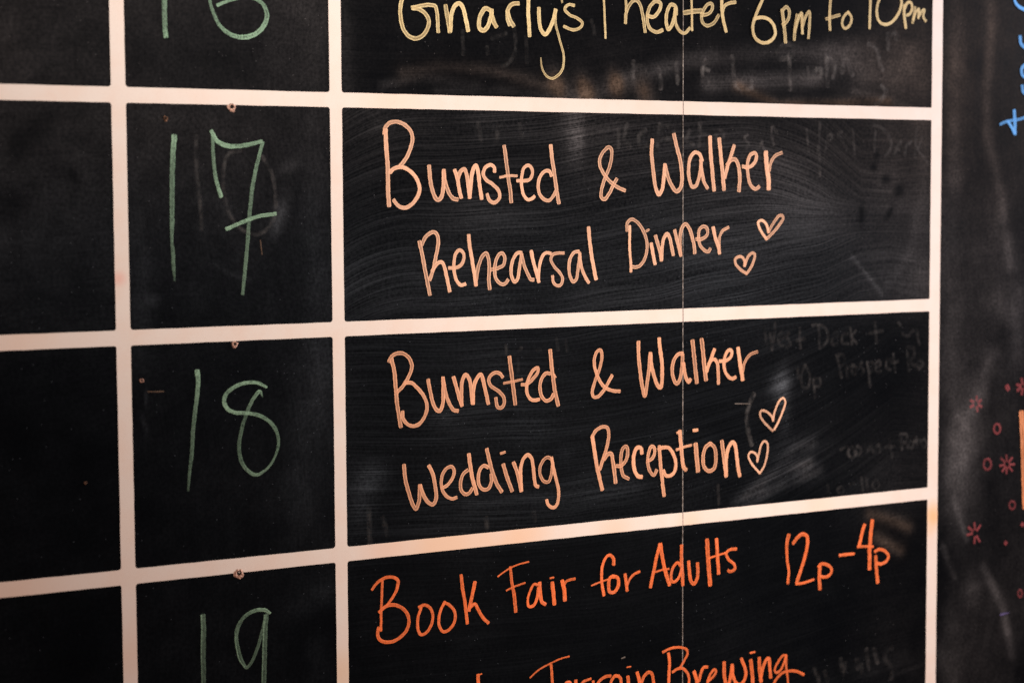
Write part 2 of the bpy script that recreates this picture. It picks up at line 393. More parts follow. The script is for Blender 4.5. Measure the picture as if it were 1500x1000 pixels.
def sheet(xa, xb, label):
    xs = axis(xa, xb, -0.345, 0.875, 0.0021); zs = axis(BOTTOM, TOP, -0.465, 0.37, 0.0021)
    X, Z = np.meshgrid(xs, zs); nz, nx = X.shape
    Y = 0.00018*(vnoise(X, Z, 6, 5)-.5)                      # sheets are never quite flat
    Y[:, 0] = Y[:, -1] = 0
    v = np.stack([X, Y, Z], -1).reshape(-1, 3)
    i = np.arange(nx*nz).reshape(nz, nx)
    f = np.stack([i[:-1,:-1], i[:-1,1:], i[1:,1:], i[1:,:-1]], -1).reshape(-1, 4)
    # edges and back of a 12 mm sheet
    n0 = len(v); T = 0.012
    ring = np.concatenate([i[0,:], i[1:,-1], i[-1,-2::-1], i[-2:0:-1,0]])
    back = v[ring] + np.array([0, T, 0]); m = len(ring)
    v = np.concatenate([v, back])
    k = np.arange(m); k2 = (k+1) % m
    skirt = np.stack([ring[k2], ring[k], n0+k, n0+k2], -1)
    me = bpy.data.meshes.new('board_panel')
    faces = f.tolist() + skirt.tolist() + [list(range(n0+m-1, n0-1, -1))[::-1]]
    me.from_pydata(v.tolist(), [], faces)
    XX, ZZ = v[:, 0].copy(), v[:, 2].copy()
    d, br = dirt_and_tint(XX, ZZ); al, ac, sk = flow(XX, ZZ)
    for nm, a in (('dust_tone', d), ('brown', br), ('flow_along', al), ('flow_across', ac), ('streaky', sk)):
        at = me.attributes.new(nm, 'FLOAT', 'POINT'); at.data.foreach_set('value', a.astype(np.float32))
    o = link('board_panel', me, MATS['board'], BOARD, label)
    me.materials.append(MATS['raw'])
    mi = np.zeros(len(me.polygons), dtype=np.int32); mi[len(f):] = 1
    me.polygons.foreach_set('material_index', mi)
    return o
LEFT = sheet(X0, SEAM_L, 'left black sheet holding the green date numbers')
RIGHT = sheet(SEAM_R, X1, 'right black sheet with dusty strip and red doodles')

# raw fibre edge showing in the joint
def edge_strip():
    rs = random.Random(4)
    zs = np.arange(-0.50, 0.42, 0.0016); vs = []; fs = []
    for z in zs:
        a = SEAM_L - 0.00012 + rs.uniform(-1, 1)*0.00010; b = SEAM_R + 0.00006 + rs.uniform(-1, 1)*0.00010
        h = 0.00040 + rs.uniform(0, 0.0001)
        vs += [(a, -0.0002, z), ((a+b)/2, -h, z), (b, -0.0002, z)]
    for i in range(len(zs)-1):
        k = 3*i; fs += [(k, k+1, k+4, k+3), (k+1, k+2, k+5, k+4)]
    me = bpy.data.meshes.new('seam_edge'); me.from_pydata(vs, [], fs)
    link('seam_edge', me, MATS['raw'], RIGHT, 'thin pale vertical seam between the two black sheets')
edge_strip()

# ------------------------------------------------------------------ painted calendar grid
def lattice():
    """one painted lattice with rounded cell corners, cut at the joint between the sheets"""
    gx = GRID_X; pitch = 0.2
    hw = {gx[0]: 0.0061, gx[1]: 0.0057, gx[2]: 0.0070}
    hz = 0.0064
    # horizontal line centres follow the fitted rows (0 = line between 17 and 18)
    zl = [0.6, 0.4, 0.2, 0.0, -0.2, -0.4, -0.6, -0.8]
    zl = [z if z > -0.3 else z - 0.05 for z in zl]          # the lowest row shown is a taller one
    far = gx[0] - (gx[1]-gx[0])*1.35
    hw[far] = 0.0061
    cols = [far, gx[0], gx[1], gx[2]]
    V, F = [], []
    Y0, Y1 = -0.00040, -0.00010                 # painted face, and just over the black paint
    rs = random.Random(2)
    def ring(inner, outer):
        n = len(inner); k = len(V)
        for (px, pz), (qx, qz) in zip(inner, outer):
            V.append((px, Y0, pz)); V.append((qx, Y0, qz)); V.append((px, Y1, pz))
        for i in range(n):
            j = (i+1) % n; A, B = k+3*i, k+3*j
            F.append((A, B, B+1, A+1)); F.append((A+2, B+2, B, A))
    for a, b in zip(cols[:-1], cols[1:]):
        for t, u in zip(zl[:-1], zl[1:]):
            xa, xb, za, zb = a+hw[a], b-hw[b], u+hz, t-hz
            inner, outer = [], []
            spots = ((xb, zb, 0, b, t), (xa, zb, 90, a, t), (xa, za, 180, a, u), (xb, za, 270, b, u))
            rad = [rs.uniform(0.0020, 0.0030) if not (b == gx[2] and q[2] in (0, 270)) else rs.uniform(0.0006, 0.0020) for q in spots]
            for n_, (cx, cz, a0, ox, oz) in enumerate(spots):
                r = rad[n_]
                sx = -1 if a0 in (0, 270) else 1; sz = -1 if a0 in (0, 90) else 1
                for k in range(7):
                    th = math.radians(a0 + 15*k)
                    p = (cx + sx*r + r*math.cos(th), cz + sz*r + r*math.sin(th))
                    inner.append(p)
                    vert = (a0 in (0, 180)) == (k == 0)
                    if k in (0, 6):
                        outer.append((ox, p[1]) if vert else (p[0], oz))
                    else: outer.append((ox, oz))
                # slightly hand-taped edge on to the next corner
                nx_ = spots[(n_+1) % 4]; p = inner[-1]
                r2 = rad[(n_+1) % 4]
                L = (abs(nx_[0]-cx) + abs(nx_[1]-cz)) - r - r2
                dx = (nx_[0] > cx) - (nx_[0] < cx); dz = (nx_[1] > cz) - (nx_[1] < cz)
                m = int(L/0.012)
                for k in range(1, m):
                    f = L*k/m; j = rs.uniform(-1, 1)*0.00014
                    q = (p[0]+dx*f - dz*j, p[1]+dz*f + dx*j)
                    inner.append(q)
                    outer.append((ox, q[1]) if dx == 0 else (q[0], oz))
            ring(inner, outer)
    # outer half of the right-hand border line
    z = zl[-1]; k = len(V); n = 0
    while z < zl[0]:
        e = gx[2] + 0.0070 + rs.uniform(-1, 1)*0.00014
        V += [(gx[2], Y0, z), (e, Y0, z), (e, Y1, z)]; n += 1; z += 0.012
    for i in range(n-1):
        A, B = k+3*i, k+3*i+3
        F += [(A, A+1, B+1, B), (A+1, A+2, B+2, B+1)]
    me = bpy.data.meshes.new('lattice'); me.from_pydata(V, [], F)
    for side, par, lbl in ((0, LEFT, 'off-white grid lines round the green date numbers'), (1, RIGHT, 'off-white grid lines right of the thin seam')):
        bm = bmesh.new(); bm.from_mesh(me)
        x = (SEAM_L - 0.0002) if side == 0 else (SEAM_R + 0.0002)
        bmesh.ops.bisect_plane(bm, geom=bm.verts[:]+bm.edges[:]+bm.faces[:], plane_co=(x, 0, 0), plane_no=(1, 0, 0), clear_outer=(side == 0), clear_inner=(side == 1))
        m2 = bpy.data.meshes.new('painted_grid'); bm.to_mesh(m2); bm.free()
        m2.materials.clear()
        link('painted_grid', m2, MATS['tape'], par, lbl)
lattice()

# ------------------------------------------------------------------ chalk strokes
LETTERING = [["lettering_line","peach chalk lettering, upper line of two beside the green 17","peach",[["B",[[475,1749,405,100,478,1629,405,100,493,1400,406,100,493,1232,406,100,501,1075,407,100],[459,1710,354,100,473,1767,354,100,513,1806,355,100,580,1820,356,100,661,1794,357,100,721,1740,358,100,738,1668,358,100,712,1571,358,100,664,1486,358,100,609,1423,357,100],[515,1370,356,100,542,1401,356,100,596,1419,357,100,663,1411,358,100,737,1365,359,100,788,1292,360,100,806,1219,361,100,775,1146,360,100,721,1086,360,100,659,1059,359,100,592,1077,358,100,546,1129,357,100],[901,1433,387,100,907,1353,388,100,927,1231,388,100,960,1152,389,100,987,1127,390,100,1022,1151,390,100,1044,1256,390,100,1049,1396,390,100],[1049,1390,364,100,1065,1280,364,100,1105,1182,365,100,1146,1139,366,100,1188,1130,367,100],[1160,1397,366,100,1183,1329,366,100,1203,1231,367,100,1223,1145,367,100],[1193,1317,379,100,1221,1385,380,100,1260,1403,380,100,1281,1354,381,100,1298,1255,381,100,1311,1144,382,100],[1308,1144,382,100,1322,1255,382,100,1344,1391,382,100,1377,1441,382,100,1400,1367,383,100,1416,1243,383,100,1434,1135,384,100],[1567,1380,346,100,1567,1420,345,100,1528,1444,345,100,1478,1423,344,100,1452,1367,344,100,1477,1311,344,100,1548,1268,346,100,1611,1206,347,100,1618,1143,347,100,1568,1100,346,100,1518,1119,345,100,1490,1178,345,100],[1671,1617,373,100,1692,1480,374,100,1712,1330,375,100,1733,1205,375,100,1742,1103,376,100],[1624,1330,240,100,1713,1345,241,100,1806,1345,242,100],[1803,1300,322,100,1871,1299,323,100,1936,1312,324,100,1968,1368,324,100,1958,1419,324,100,1922,1441,324,100,1879,1418,323,100,1854,1343,323,100,1853,1255,323,100,1874,1167,324,100,1917,1127,324,100,1961,1136,325,100,1989,1157,325,100],[2170,1344,341,100,2155,1382,341,100,2119,1394,340,100,2067,1362,339,100,2030,1280,339,100,2037,1192,339,100,2081,1135,340,100,2139,1116,341,100,2191,1160,342,100,2218,1204,342,100],[2164,1628,381,100,2178,1508,382,100,2204,1356,382,100,2228,1204,383,100,2250,1090,384,100]]],
["amp",[[2889,1319,345,100,2848,1257,344,100,2799,1174,344,100,2750,1126,343,100,2718,1143,343,100,2715,1202,342,100,2751,1312,343,100,2808,1435,343,100,2833,1545,343,100,2826,1600,343,100,2800,1616,343,100,2752,1585,342,100,2703,1517,342,100,2700,1448,342,100,2743,1366,343,100,2808,1298,344,100,2889,1243,345,100,2982,1208,346,100]]],
["W",[[3290,1694,395,100,3282,1576,395,100,3302,1396,396,100,3327,1243,397,100,3364,1170,398,100,3402,1215,398,100,3422,1326,398,100,3436,1459,398,100],[3436,1452,398,100,3461,1368,399,100,3503,1270,400,100,3571,1200,401,100,3622,1242,402,100,3633,1355,401,100,3613,1495,401,100,3570,1634,400,100,3538,1749,399,100],[3869,1494,374,100,3843,1555,373,100,3787,1576,372,100,3735,1531,372,100,3712,1439,372,100,3715,1341,372,100,3753,1242,373,100,3792,1249,373,100,3821,1299,374,100,3849,1397,374,100,3857,1496,374,100],[3852,1503,374,100,3869,1383,374,100,3895,1285,375,100,3935,1228,375,100],[3963,1730,421,100,3969,1582,422,100,3990,1398,423,100,4011,1207,424,100],[4072,1713,423,100,4090,1554,424,100,4112,1384,425,100,4130,1213,426,100],[4251,1648,379,100,4216,1555,379,100,4172,1441,378,100,4138,1330,378,100],[4164,1455,394,100,4212,1503,395,100,4260,1510,395,100,4300,1456,396,100,4319,1328,397,100,4310,1199,397,100],[4353,1442,365,100,4428,1435,366,100,4498,1479,367,100,4521,1551,367,100,4498,1576,367,100,4445,1554,366,100,4413,1471,366,100,4419,1356,366,100,4455,1256,367,100,4508,1220,368,100,4556,1245,369,100],[4637,1587,513,100,4645,1458,514,100,4669,1328,515,100,4673,1220,515,100],[4677,1400,322,100,4698,1480,322,100,4748,1548,322,100,4835,1580,323,100]]]]],
["lettering_line","peach chalk lettering, lower line of two beside the green 17","peach",[["R",[[796,758,362,100,825,633,362,100,851,497,363,100,877,374,364,100,896,277,364,100],[823,728,349,100,854,789,349,100,909,831,350,100,957,837,351,100,987,790,351,100,982,704,352,100,962,618,351,100,936,508,351,100,898,410,351,100],[923,490,351,100,968,550,352,100,1016,569,352,100,1044,536,353,100,1068,443,353,100,1091,344,354,100,1101,301,354,100],[1092,514,327,100,1148,513,328,100,1211,533,329,100,1246,588,329,100,1240,650,329,100,1205,673,329,100,1170,651,328,100,1146,565,328,100,1148,478,328,100,1175,391,329,100,1216,355,330,100,1261,366,330,100],[1297,808,369,100,1310,698,370,100,1335,561,370,100,1357,436,371,100,1371,349,372,100],[1368,349,358,100,1379,448,358,100,1401,535,358,100,1444,621,359,100,1479,639,359,100,1500,595,360,100,1509,483,360,100,1503,395,360,100,1512,311,360,100],[1528,489,334,100,1592,500,335,100,1657,530,335,100,1672,592,335,100,1650,635,335,100,1615,628,335,100,1578,569,334,100,1566,494,334,100,1577,406,334,100,1627,357,335,100,1670,356,336,100,1705,393,336,100],[1849,637,338,100,1809,637,337,100,1765,590,337,100,1740,515,337,100,1742,427,337,100,1771,371,337,100,1800,388,338,100,1822,476,338,100,1840,576,338,100,1849,627,338,100],[1846,627,338,100,1880,512,339,100,1916,436,339,100,1945,391,340,100,1977,386,340,100],[1951,653,366,100,1975,548,367,100,2004,459,368,100,2033,363,368,100],[2025,370,327,100,2033,471,327,100,2048,547,327,100,2078,610,328,100,2115,634,328,100,2162,625,329,100],[2304,627,303,100,2248,628,302,100,2188,618,302,100,2162,576,301,100,2195,506,302,100,2262,440,303,100,2288,389,303,100,2269,332,303,100,2228,324,303,100,2190,353,302,100,2180,417,302,100],[2468,638,333,100,2419,633,332,100,2374,579,332,100,2358,489,332,100,2373,399,332,100,2403,358,332,100,2433,372,333,100,2456,462,333,100,2471,564,333,100,2479,615,333,100],[2474,628,333,100,2493,499,333,100,2531,408,334,100,2576,343,335,100],[2574,864,389,100,2589,716,390,100,2614,561,391,100,2636,458,391,100,2656,373,392,100]]],
["D",[[3036,873,291,100,3033,758,291,100,3035,624,291,100,3047,515,292,100,3047,435,292,100],[3004,825,317,100,3003,886,317,100,3026,922,317,100,3062,935,318,100,3120,906,318,100,3185,829,319,100,3226,731,320,100,3229,633,320,100,3199,548,320,100,3148,490,320,100,3098,477,319,100,3061,486,319,100],[3221,818,240,100,3253,835,240,100],[3280,702,374,100,3297,607,375,100,3324,503,376,100],[3327,775,375,100,3360,680,376,100,3390,581,376,100,3397,536,377,100],[3397,538,363,100,3404,655,363,100,3426,755,363,100,3463,791,364,100,3493,749,364,100,3515,665,365,100,3533,585,365,100],[3549,825,378,100,3582,713,379,100,3612,614,380,100,3622,577,380,100],[3619,583,366,100,3609,701,366,100,3622,811,366,100,3649,869,366,100,3681,882,367,100,3723,835,367,100,3761,735,368,100,3781,648,369,100,3784,599,369,100],[3799,735,328,100,3881,740,329,100,3934,783,329,100,3926,843,329,100,3889,858,329,100,3843,834,328,100,3829,747,328,100,3851,672,328,100,3912,618,329,100,3950,614,330,100,3968,643,330,100],[4002,847,399,100,4033,732,400,100,4068,656,400,100,4079,591,401,100],[4079,606,290,100,4074,694,290,100,4082,756,290,100,4114,812,290,100,4188,847,291,100]]]]],
["lettering_line","peach chalk lettering, upper line of two beside the green 18","peach2",[["B",[[508,-284,372,100,533,-386,373,100,547,-529,374,100,558,-672,374,100,580,-816,375,100,595,-900,375,100],[482,-308,335,100,511,-260,335,100,570,-236,336,100,629,-244,337,100,685,-286,338,100,710,-359,338,100,683,-441,338,100,619,-533,337,100,555,-592,336,100],[632,-509,337,100,698,-507,338,100,770,-564,340,100,836,-652,341,100,859,-737,341,100,834,-819,341,100,780,-882,340,100,720,-900,340,100,655,-874,339,100,616,-818,338,100,613,-761,338,100],[871,-488,353,100,890,-583,354,100,915,-692,355,100,955,-766,355,100,988,-780,356,100,1016,-722,356,100,1024,-602,356,100,1022,-475,356,100],[1022,-479,356,100,1044,-603,356,100,1083,-714,357,100,1130,-777,358,100,1173,-789,359,100],[1130,-477,370,100,1159,-573,371,100,1188,-671,372,100,1214,-745,372,100],[1212,-739,372,100,1210,-612,372,100,1220,-516,372,100,1255,-462,372,100,1288,-495,373,100,1311,-605,373,100,1323,-733,374,100],[1328,-734,374,100,1333,-618,374,100,1357,-523,374,100,1412,-467,375,100,1439,-539,375,100,1466,-650,376,100,1488,-743,376,100],[1640,-505,339,100,1609,-468,339,100,1564,-457,338,100,1515,-482,337,100,1493,-530,337,100,1517,-580,338,100,1590,-626,339,100,1645,-684,340,100,1655,-746,340,100,1624,-788,340,100,1585,-776,339,100,1566,-692,339,100],[1711,-318,392,100,1731,-456,393,100,1751,-604,393,100,1764,-703,394,100,1771,-763,394,100],[1650,-562,235,100,1751,-549,236,100,1849,-535,237,100],[1839,-584,329,100,1898,-581,330,100,1962,-535,331,100,2017,-470,331,100,2013,-435,331,100,1973,-449,331,100,1923,-514,330,100,1896,-587,330,100,1901,-674,330,100,1936,-725,331,100,1975,-737,331,100,2028,-730,332,100],[2148,-497,346,100,2105,-490,346,100,2058,-534,345,100,2036,-619,345,100,2057,-707,346,100,2104,-749,346,100,2154,-735,347,100,2183,-689,347,100],[2149,-275,399,100,2162,-415,400,100,2183,-565,400,100,2204,-690,401,100,2235,-800,402,100],[2184,-496,160,100,2208,-534,160,100]]],
["amp",[[2835,-546,333,100,2795,-606,332,100,2738,-687,332,100,2672,-743,331,100,2627,-741,330,100,2611,-701,330,100,2640,-598,330,100,2698,-462,331,100,2721,-352,331,100,2703,-299,330,100,2669,-311,330,100,2636,-376,330,100,2644,-474,330,100,2692,-587,331,100,2757,-660,332,100,2836,-692,333,100,2922,-704,334,100]]],
["W",[[3134,-237,382,100,3134,-357,382,100,3151,-512,383,100,3176,-668,384,100,3204,-766,384,100,3226,-671,384,100,3251,-531,385,100,3269,-351,384,100],[3271,-356,400,100,3284,-476,400,100,3318,-591,401,100,3360,-678,402,100,3391,-691,403,100,3406,-581,403,100,3402,-439,402,100,3380,-311,401,100,3372,-215,401,100],[3649,-375,375,100,3598,-377,374,100,3550,-420,373,100,3525,-502,373,100,3533,-601,373,100,3576,-665,374,100,3615,-620,375,100,3635,-521,375,100,3647,-386,375,100],[3653,-465,375,100,3675,-580,376,100,3715,-656,376,100,3739,-629,377,100],[3760,-251,439,100,3778,-385,439,100,3795,-529,440,100,3813,-669,441,100],[3869,-242,441,100,3887,-375,441,100,3904,-520,442,100,3922,-647,443,100],[4024,-348,380,100,3986,-430,380,100,3951,-507,380,100,3929,-564,379,100],[3951,-493,348,100,3986,-454,348,100,4026,-449,349,100,4059,-498,349,100,4069,-599,350,100,4071,-692,350,100],[4082,-468,350,100,4161,-467,351,100,4223,-426,351,100,4231,-380,351,100,4205,-360,351,100,4164,-395,351,100,4138,-473,350,100,4147,-560,351,100,4188,-624,351,100,4241,-650,352,100,4280,-633,353,100],[4307,-347,433,100,4329,-482,433,100,4351,-599,434,100,4365,-669,434,100],[4365,-585,306,100,4386,-499,306,100,4448,-425,306,100,4543,-394,307,100]]]]],
["lettering_line","peach chalk lettering, lower line of two beside the green 18","peach2",[["W",[[624,-1244,364,100,629,-1340,364,100,659,-1470,365,100,703,-1601,366,100,737,-1654,366,100,767,-1595,367,100,781,-1439,366,100],[784,-1442,367,100,813,-1529,367,100,857,-1597,368,100,908,-1628,369,100,941,-1586,369,100,938,-1481,369,100,911,-1350,368,100,873,-1268,368,100],[994,-1485,321,100,1053,-1466,321,100,1112,-1401,322,100,1130,-1332,322,100,1107,-1296,322,100,1064,-1301,321,100,1018,-1347,321,100,997,-1415,321,100,1007,-1498,321,100,1046,-1559,321,100,1104,-1591,322,100,1153,-1582,323,100],[1271,-1340,337,100,1231,-1365,336,100,1197,-1431,336,100,1199,-1513,336,100,1239,-1559,337,100,1282,-1555,337,100,1316,-1511,338,100],[1283,-1193,386,100,1297,-1309,387,100,1323,-1440,388,100,1345,-1513,388,100,1362,-1570,388,100],[1483,-1331,340,100,1437,-1311,339,100,1399,-1342,338,100,1379,-1409,338,100,1391,-1493,339,100,1442,-1536,339,100,1489,-1522,340,100,1516,-1455,340,100,1514,-1396,340,100],[1469,-1159,389,100,1497,-1276,390,100,1530,-1385,391,100,1569,-1483,392,100,1623,-1568,393,100],[1642,-1314,392,100,1671,-1408,393,100,1704,-1494,394,100,1733,-1570,395,100],[1614,-1211,253,100,1662,-1201,253,100],[1750,-1304,369,100,1786,-1392,370,100,1813,-1490,370,100,1829,-1580,371,100],[1833,-1575,358,100,1827,-1455,358,100,1827,-1360,357,100,1862,-1269,358,100,1903,-1244,358,100,1941,-1274,359,100,1961,-1369,359,100,1974,-1479,360,100,1988,-1540,360,100,2015,-1551,361,100],[2164,-1302,310,100,2116,-1281,310,100,2070,-1308,309,100,2033,-1375,309,100,2038,-1447,309,100,2080,-1508,310,100,2126,-1512,310,100,2154,-1456,311,100,2168,-1361,311,100,2160,-1285,310,100],[2162,-1294,336,100,2185,-1410,337,100,2212,-1509,337,100,2235,-1608,338,100,2228,-1704,338,100,2197,-1757,338,100,2155,-1758,337,100,2121,-1731,337,100,2104,-1684,336,100]]],
["R",[[2609,-1121,406,100,2633,-1255,407,100,2657,-1396,408,100,2686,-1510,408,100,2719,-1636,409,100],[2606,-1121,346,100,2650,-1064,346,100,2716,-1033,347,100,2773,-1043,348,100,2794,-1112,349,100,2777,-1209,348,100,2739,-1318,348,100,2690,-1441,348,100],[2739,-1346,394,100,2780,-1300,394,100,2818,-1296,395,100,2841,-1382,395,100,2857,-1481,396,100,2870,-1581,396,100],[2879,-1420,350,100,2937,-1420,351,100,2991,-1364,352,100,3008,-1281,352,100,2992,-1237,352,100,2957,-1252,351,100,2932,-1318,351,100,2932,-1416,351,100,2956,-1517,352,100,3019,-1554,353,100],[3170,-1320,401,100,3161,-1273,400,100,3123,-1256,400,100,3086,-1300,399,100,3073,-1384,399,100,3089,-1485,400,100,3128,-1537,400,100,3170,-1547,401,100],[3228,-1395,340,100,3287,-1378,341,100,3318,-1317,341,100,3309,-1269,341,100,3282,-1257,340,100,3249,-1312,340,100,3237,-1410,340,100,3262,-1497,341,100,3309,-1541,341,100,3341,-1492,342,100],[3372,-1261,373,100,3380,-1392,373,100,3397,-1536,374,100,3414,-1666,374,100,3426,-1753,374,100],[3358,-1294,357,100,3423,-1277,358,100,3482,-1288,359,100,3539,-1361,360,100,3564,-1448,360,100,3542,-1533,360,100,3491,-1562,359,100,3448,-1554,359,100,3419,-1502,358,100],[3576,-1149,219,100,3610,-1129,219,100],[3610,-1129,407,100,3619,-1223,408,100,3636,-1367,408,100,3654,-1484,409,100,3686,-1518,409,100],[3568,-1312,250,100,3662,-1290,251,100,3748,-1278,252,100],[3796,-1268,489,100,3809,-1380,490,100,3826,-1542,491,100],[3769,-1134,315,100,3820,-1133,316,100],[3974,-1275,382,100,3916,-1311,381,100,3887,-1400,381,100,3899,-1502,381,100,3957,-1549,382,100,4015,-1529,383,100,4041,-1439,383,100,4023,-1322,382,100,3974,-1275,382,100],[4111,-1260,416,100,4132,-1402,416,100,4154,-1535,417,100,4165,-1619,417,100],[4168,-1609,401,100,4168,-1449,401,100,4194,-1334,401,100,4247,-1282,402,100,4279,-1325,402,100,4301,-1473,403,100,4332,-1629,404,100]]]]],
["chalk_heart","small peach chalk heart, upper of the two beside Dinner line","peach",[["heart",[[4675,788,297,100,4667,824,297,100,4643,879,296,100,4588,911,295,100,4549,892,295,100,4560,844,295,100,4597,787,296,100,4652,723,297,100],[4647,723,296,100,4722,779,297,100,4806,861,298,100,4856,924,299,100,4845,957,298,100,4804,952,298,100,4749,899,297,100,4702,836,297,100,4672,790,297,100]]]]],
["chalk_heart","small peach chalk heart, lower of the two at the end of the second line","peach",[["heart",[[4383,459,294,100,4383,512,294,100,4356,548,293,100,4310,555,293,100,4271,531,292,100,4274,489,293,100,4329,432,293,100,4411,384,294,100],[4408,384,294,100,4462,448,295,100,4501,529,295,100,4508,576,295,100,4480,590,295,100,4437,566,294,100,4410,524,294,100,4383,459,294,100]]]]],
["chalk_heart","thin peach chalk heart with a long right lobe","peach",[["heart",[[4743,-1102,229,100,4730,-1061,229,100,4657,-1001,228,100,4594,-990,228,100,4580,-1030,228,100,4625,-1099,228,100,4740,-1202,229,100],[4755,-1191,229,100,4803,-1125,230,100,4863,-1010,230,100,4895,-923,230,100,4873,-878,230,100,4829,-893,230,100,4784,-961,229,100,4754,-1033,229,100,4743,-1099,229,100]]]]],
["chalk_heart","thin peach chalk heart touching the end of the last peach word","peach",[["heart",[[4548,-1501,228,100,4546,-1446,228,100,4515,-1410,228,100,4465,-1396,227,100,4438,-1431,227,100,4474,-1507,227,100,4579,-1618,228,100],[4579,-1621,228,100,4638,-1541,229,100,4674,-1411,229,100,4674,-1326,229,100,4641,-1297,228,100,4599,-1328,228,100,4573,-1404,228,100,4548,-1498,228,100]]]]],
["lettering_line","pale yellow chalk lettering cut off by the top edge","cream",[["G",[[940,3058,375,100,823,3092,373,100,706,3030,372,100,647,2892,371,100,631,2764,371,100,660,2637,372,100,718,2571,373,100,790,2559,374,100,868,2602,375,100,913,2712,376,100,879,2779,375,100,811,2817,374,100,748,2825,373,100],[745,2826,339,100,838,2847,340,100,929,2859,342,100,978,2850,342,100,997,2764,343,100,1005,2622,343,100],[1080,2861,413,100,1101,2752,413,100,1122,2627,414,100],[1128,2637,397,100,1138,2770,397,100,1176,2865,397,100,1222,2887,398,100,1259,2840,398,100,1286,2744,399,100,1307,2644,400,100],[1538,2836,421,100,1491,2854,420,100,1448,2812,419,100,1419,2733,419,100,1428,2668,419,100,1471,2657,420,100,1515,2704,421,100,1544,2787,421,100,1551,2845,421,100],[1547,2812,421,100,1570,2739,422,100,1599,2691,422,100],[1736,2713,389,100,1714,2778,389,100,1718,2852,389,100,1766,2904,389,100,1833,2915,390,100],[1714,2844,389,100,1740,2763,389,100,1778,2707,390,100],[1939,3027,392,100,1932,2870,392,100,1937,2754,393,100,1946,2622,393,100],[2044,2883,394,100,2047,2792,394,100,2066,2685,395,100,2110,2645,396,100,2169,2714,397,100,2209,2816,397,100,2224,2875,397,100],[2215,2849,361,100,2222,2750,253,100,2266,2601,217,100,2309,2452,218,100,2295,2334,236,100,2235,2265,254,100,2177,2243,235,100,2118,2270,216,100,2076,2336,180,100,2063,2430,108,100],[2288,3011,199,100,2293,2943,199,100],[2425,2922,291,100,2366,2928,290,100,2321,2887,290,100,2366,2839,291,100,2464,2802,292,100,2514,2762,292,100,2484,2718,292,100,2404,2698,291,100,2310,2726,290,100]]],
["T",[[2554,3074,219,100,2754,3110,221,100,2997,3130,223,100],[2744,3101,221,100,2754,2890,221,100,2767,2633,222,100],[2977,3104,260,100,2997,2935,261,100,2989,2781,261,100],[2989,2784,336,100,2997,2884,335,100,3048,2971,336,100,3099,3004,337,100,3144,2976,337,100,3181,2875,338,100,3210,2708,339,100],[3227,2870,357,100,3305,2854,359,100,3368,2917,359,100,3388,2983,360,100,3336,3005,359,100,3264,2947,358,100,3233,2843,358,100,3264,2744,358,100,3343,2713,359,100,3409,2736,360,100],[3566,2888,362,100,3556,2965,362,100,3503,2980,361,100,3459,2904,361,100,3451,2800,361,100,3474,2744,361,100,3514,2785,362,100,3545,2873,362,100,3556,2957,362,100],[3551,2943,324,100,3560,2805,324,100,3608,2732,325,100,3661,2715,326,100,3725,2766,327,100],[3741,3073,230,100,3746,2934,230,100,3750,2743,231,100],[3655,2907,459,100,3756,2927,461,100,3863,2936,463,100],[3852,2897,328,100,3938,2911,329,100,3987,2962,330,100,3976,3011,329,100,3916,2990,329,100,3867,2904,328,100,3867,2835,328,100,3917,2797,329,100,4002,2826,330,100,4063,2904,331,100],[4099,3046,350,100,4099,2950,351,100,4121,2845,351,100,4150,2748,352,100],[4104,2923,331,100,4125,2986,331,100,4175,3020,332,100,4262,3040,333,100]]],
["6",[[4613,3168,337,100,4587,3078,337,100,4548,3005,337,100,4504,2914,337,100,4471,2807,336,100,4498,2705,337,100,4594,2657,338,100,4683,2676,339,100,4745,2746,340,100,4727,2831,340,100,4659,2891,339,100,4581,2905,338,100,4489,2887,336,100],[4827,2991,381,100,4850,2858,381,100,4874,2670,382,100],[4833,2986,341,100,4883,3020,341,100,4917,2982,342,100,4910,2914,342,100,4872,2864,342,100,4834,2844,341,100],[5017,2951,343,100,4992,2828,343,100,4980,2698,343,100],[4986,2773,303,100,5024,2897,303,100,5069,2971,303,100,5076,2867,304,100,5082,2764,304,100],[5083,2831,304,100,5121,2937,304,100,5167,2986,305,100,5170,2853,305,100,5157,2722,305,100]]],
["to",[[5442,3154,308,100,5427,2972,308,100,5433,2814,308,100],[5381,2923,307,100,5467,2947,308,100,5560,2971,309,100],[5665,3006,290,100,5611,2958,289,100,5588,2888,289,100,5622,2838,290,100,5685,2874,290,100,5707,2948,290,100,5665,3006,290,100]]],
["10",[[5957,3253,313,100,5948,3032,314,100,5943,2851,314,100],[6161,3244,316,100,6066,3147,315,100,6036,3017,315,100,6071,2926,315,100,6153,2900,316,100,6256,2943,318,100,6339,3049,318,100,6363,3143,319,100,6306,3233,318,100,6161,3254,316,100],[6399,3111,340,100,6401,2996,341,100,6424,2874,341,100],[6405,3074,298,100,6441,3134,298,100,6489,3136,299,100,6505,3084,299,100,6479,3027,299,100,6430,3003,298,100],[6544,3095,299,100,6528,3001,299,100,6512,2930,299,100],[6523,2960,278,100,6552,3036,278,100,6596,3079,279,100,6591,3023,279,100,6587,2981,279,100],[6589,2991,279,100,6638,3058,279,100,6670,3073,279,100,6656,2997,279,100,6693,2956,280,100]]]]],
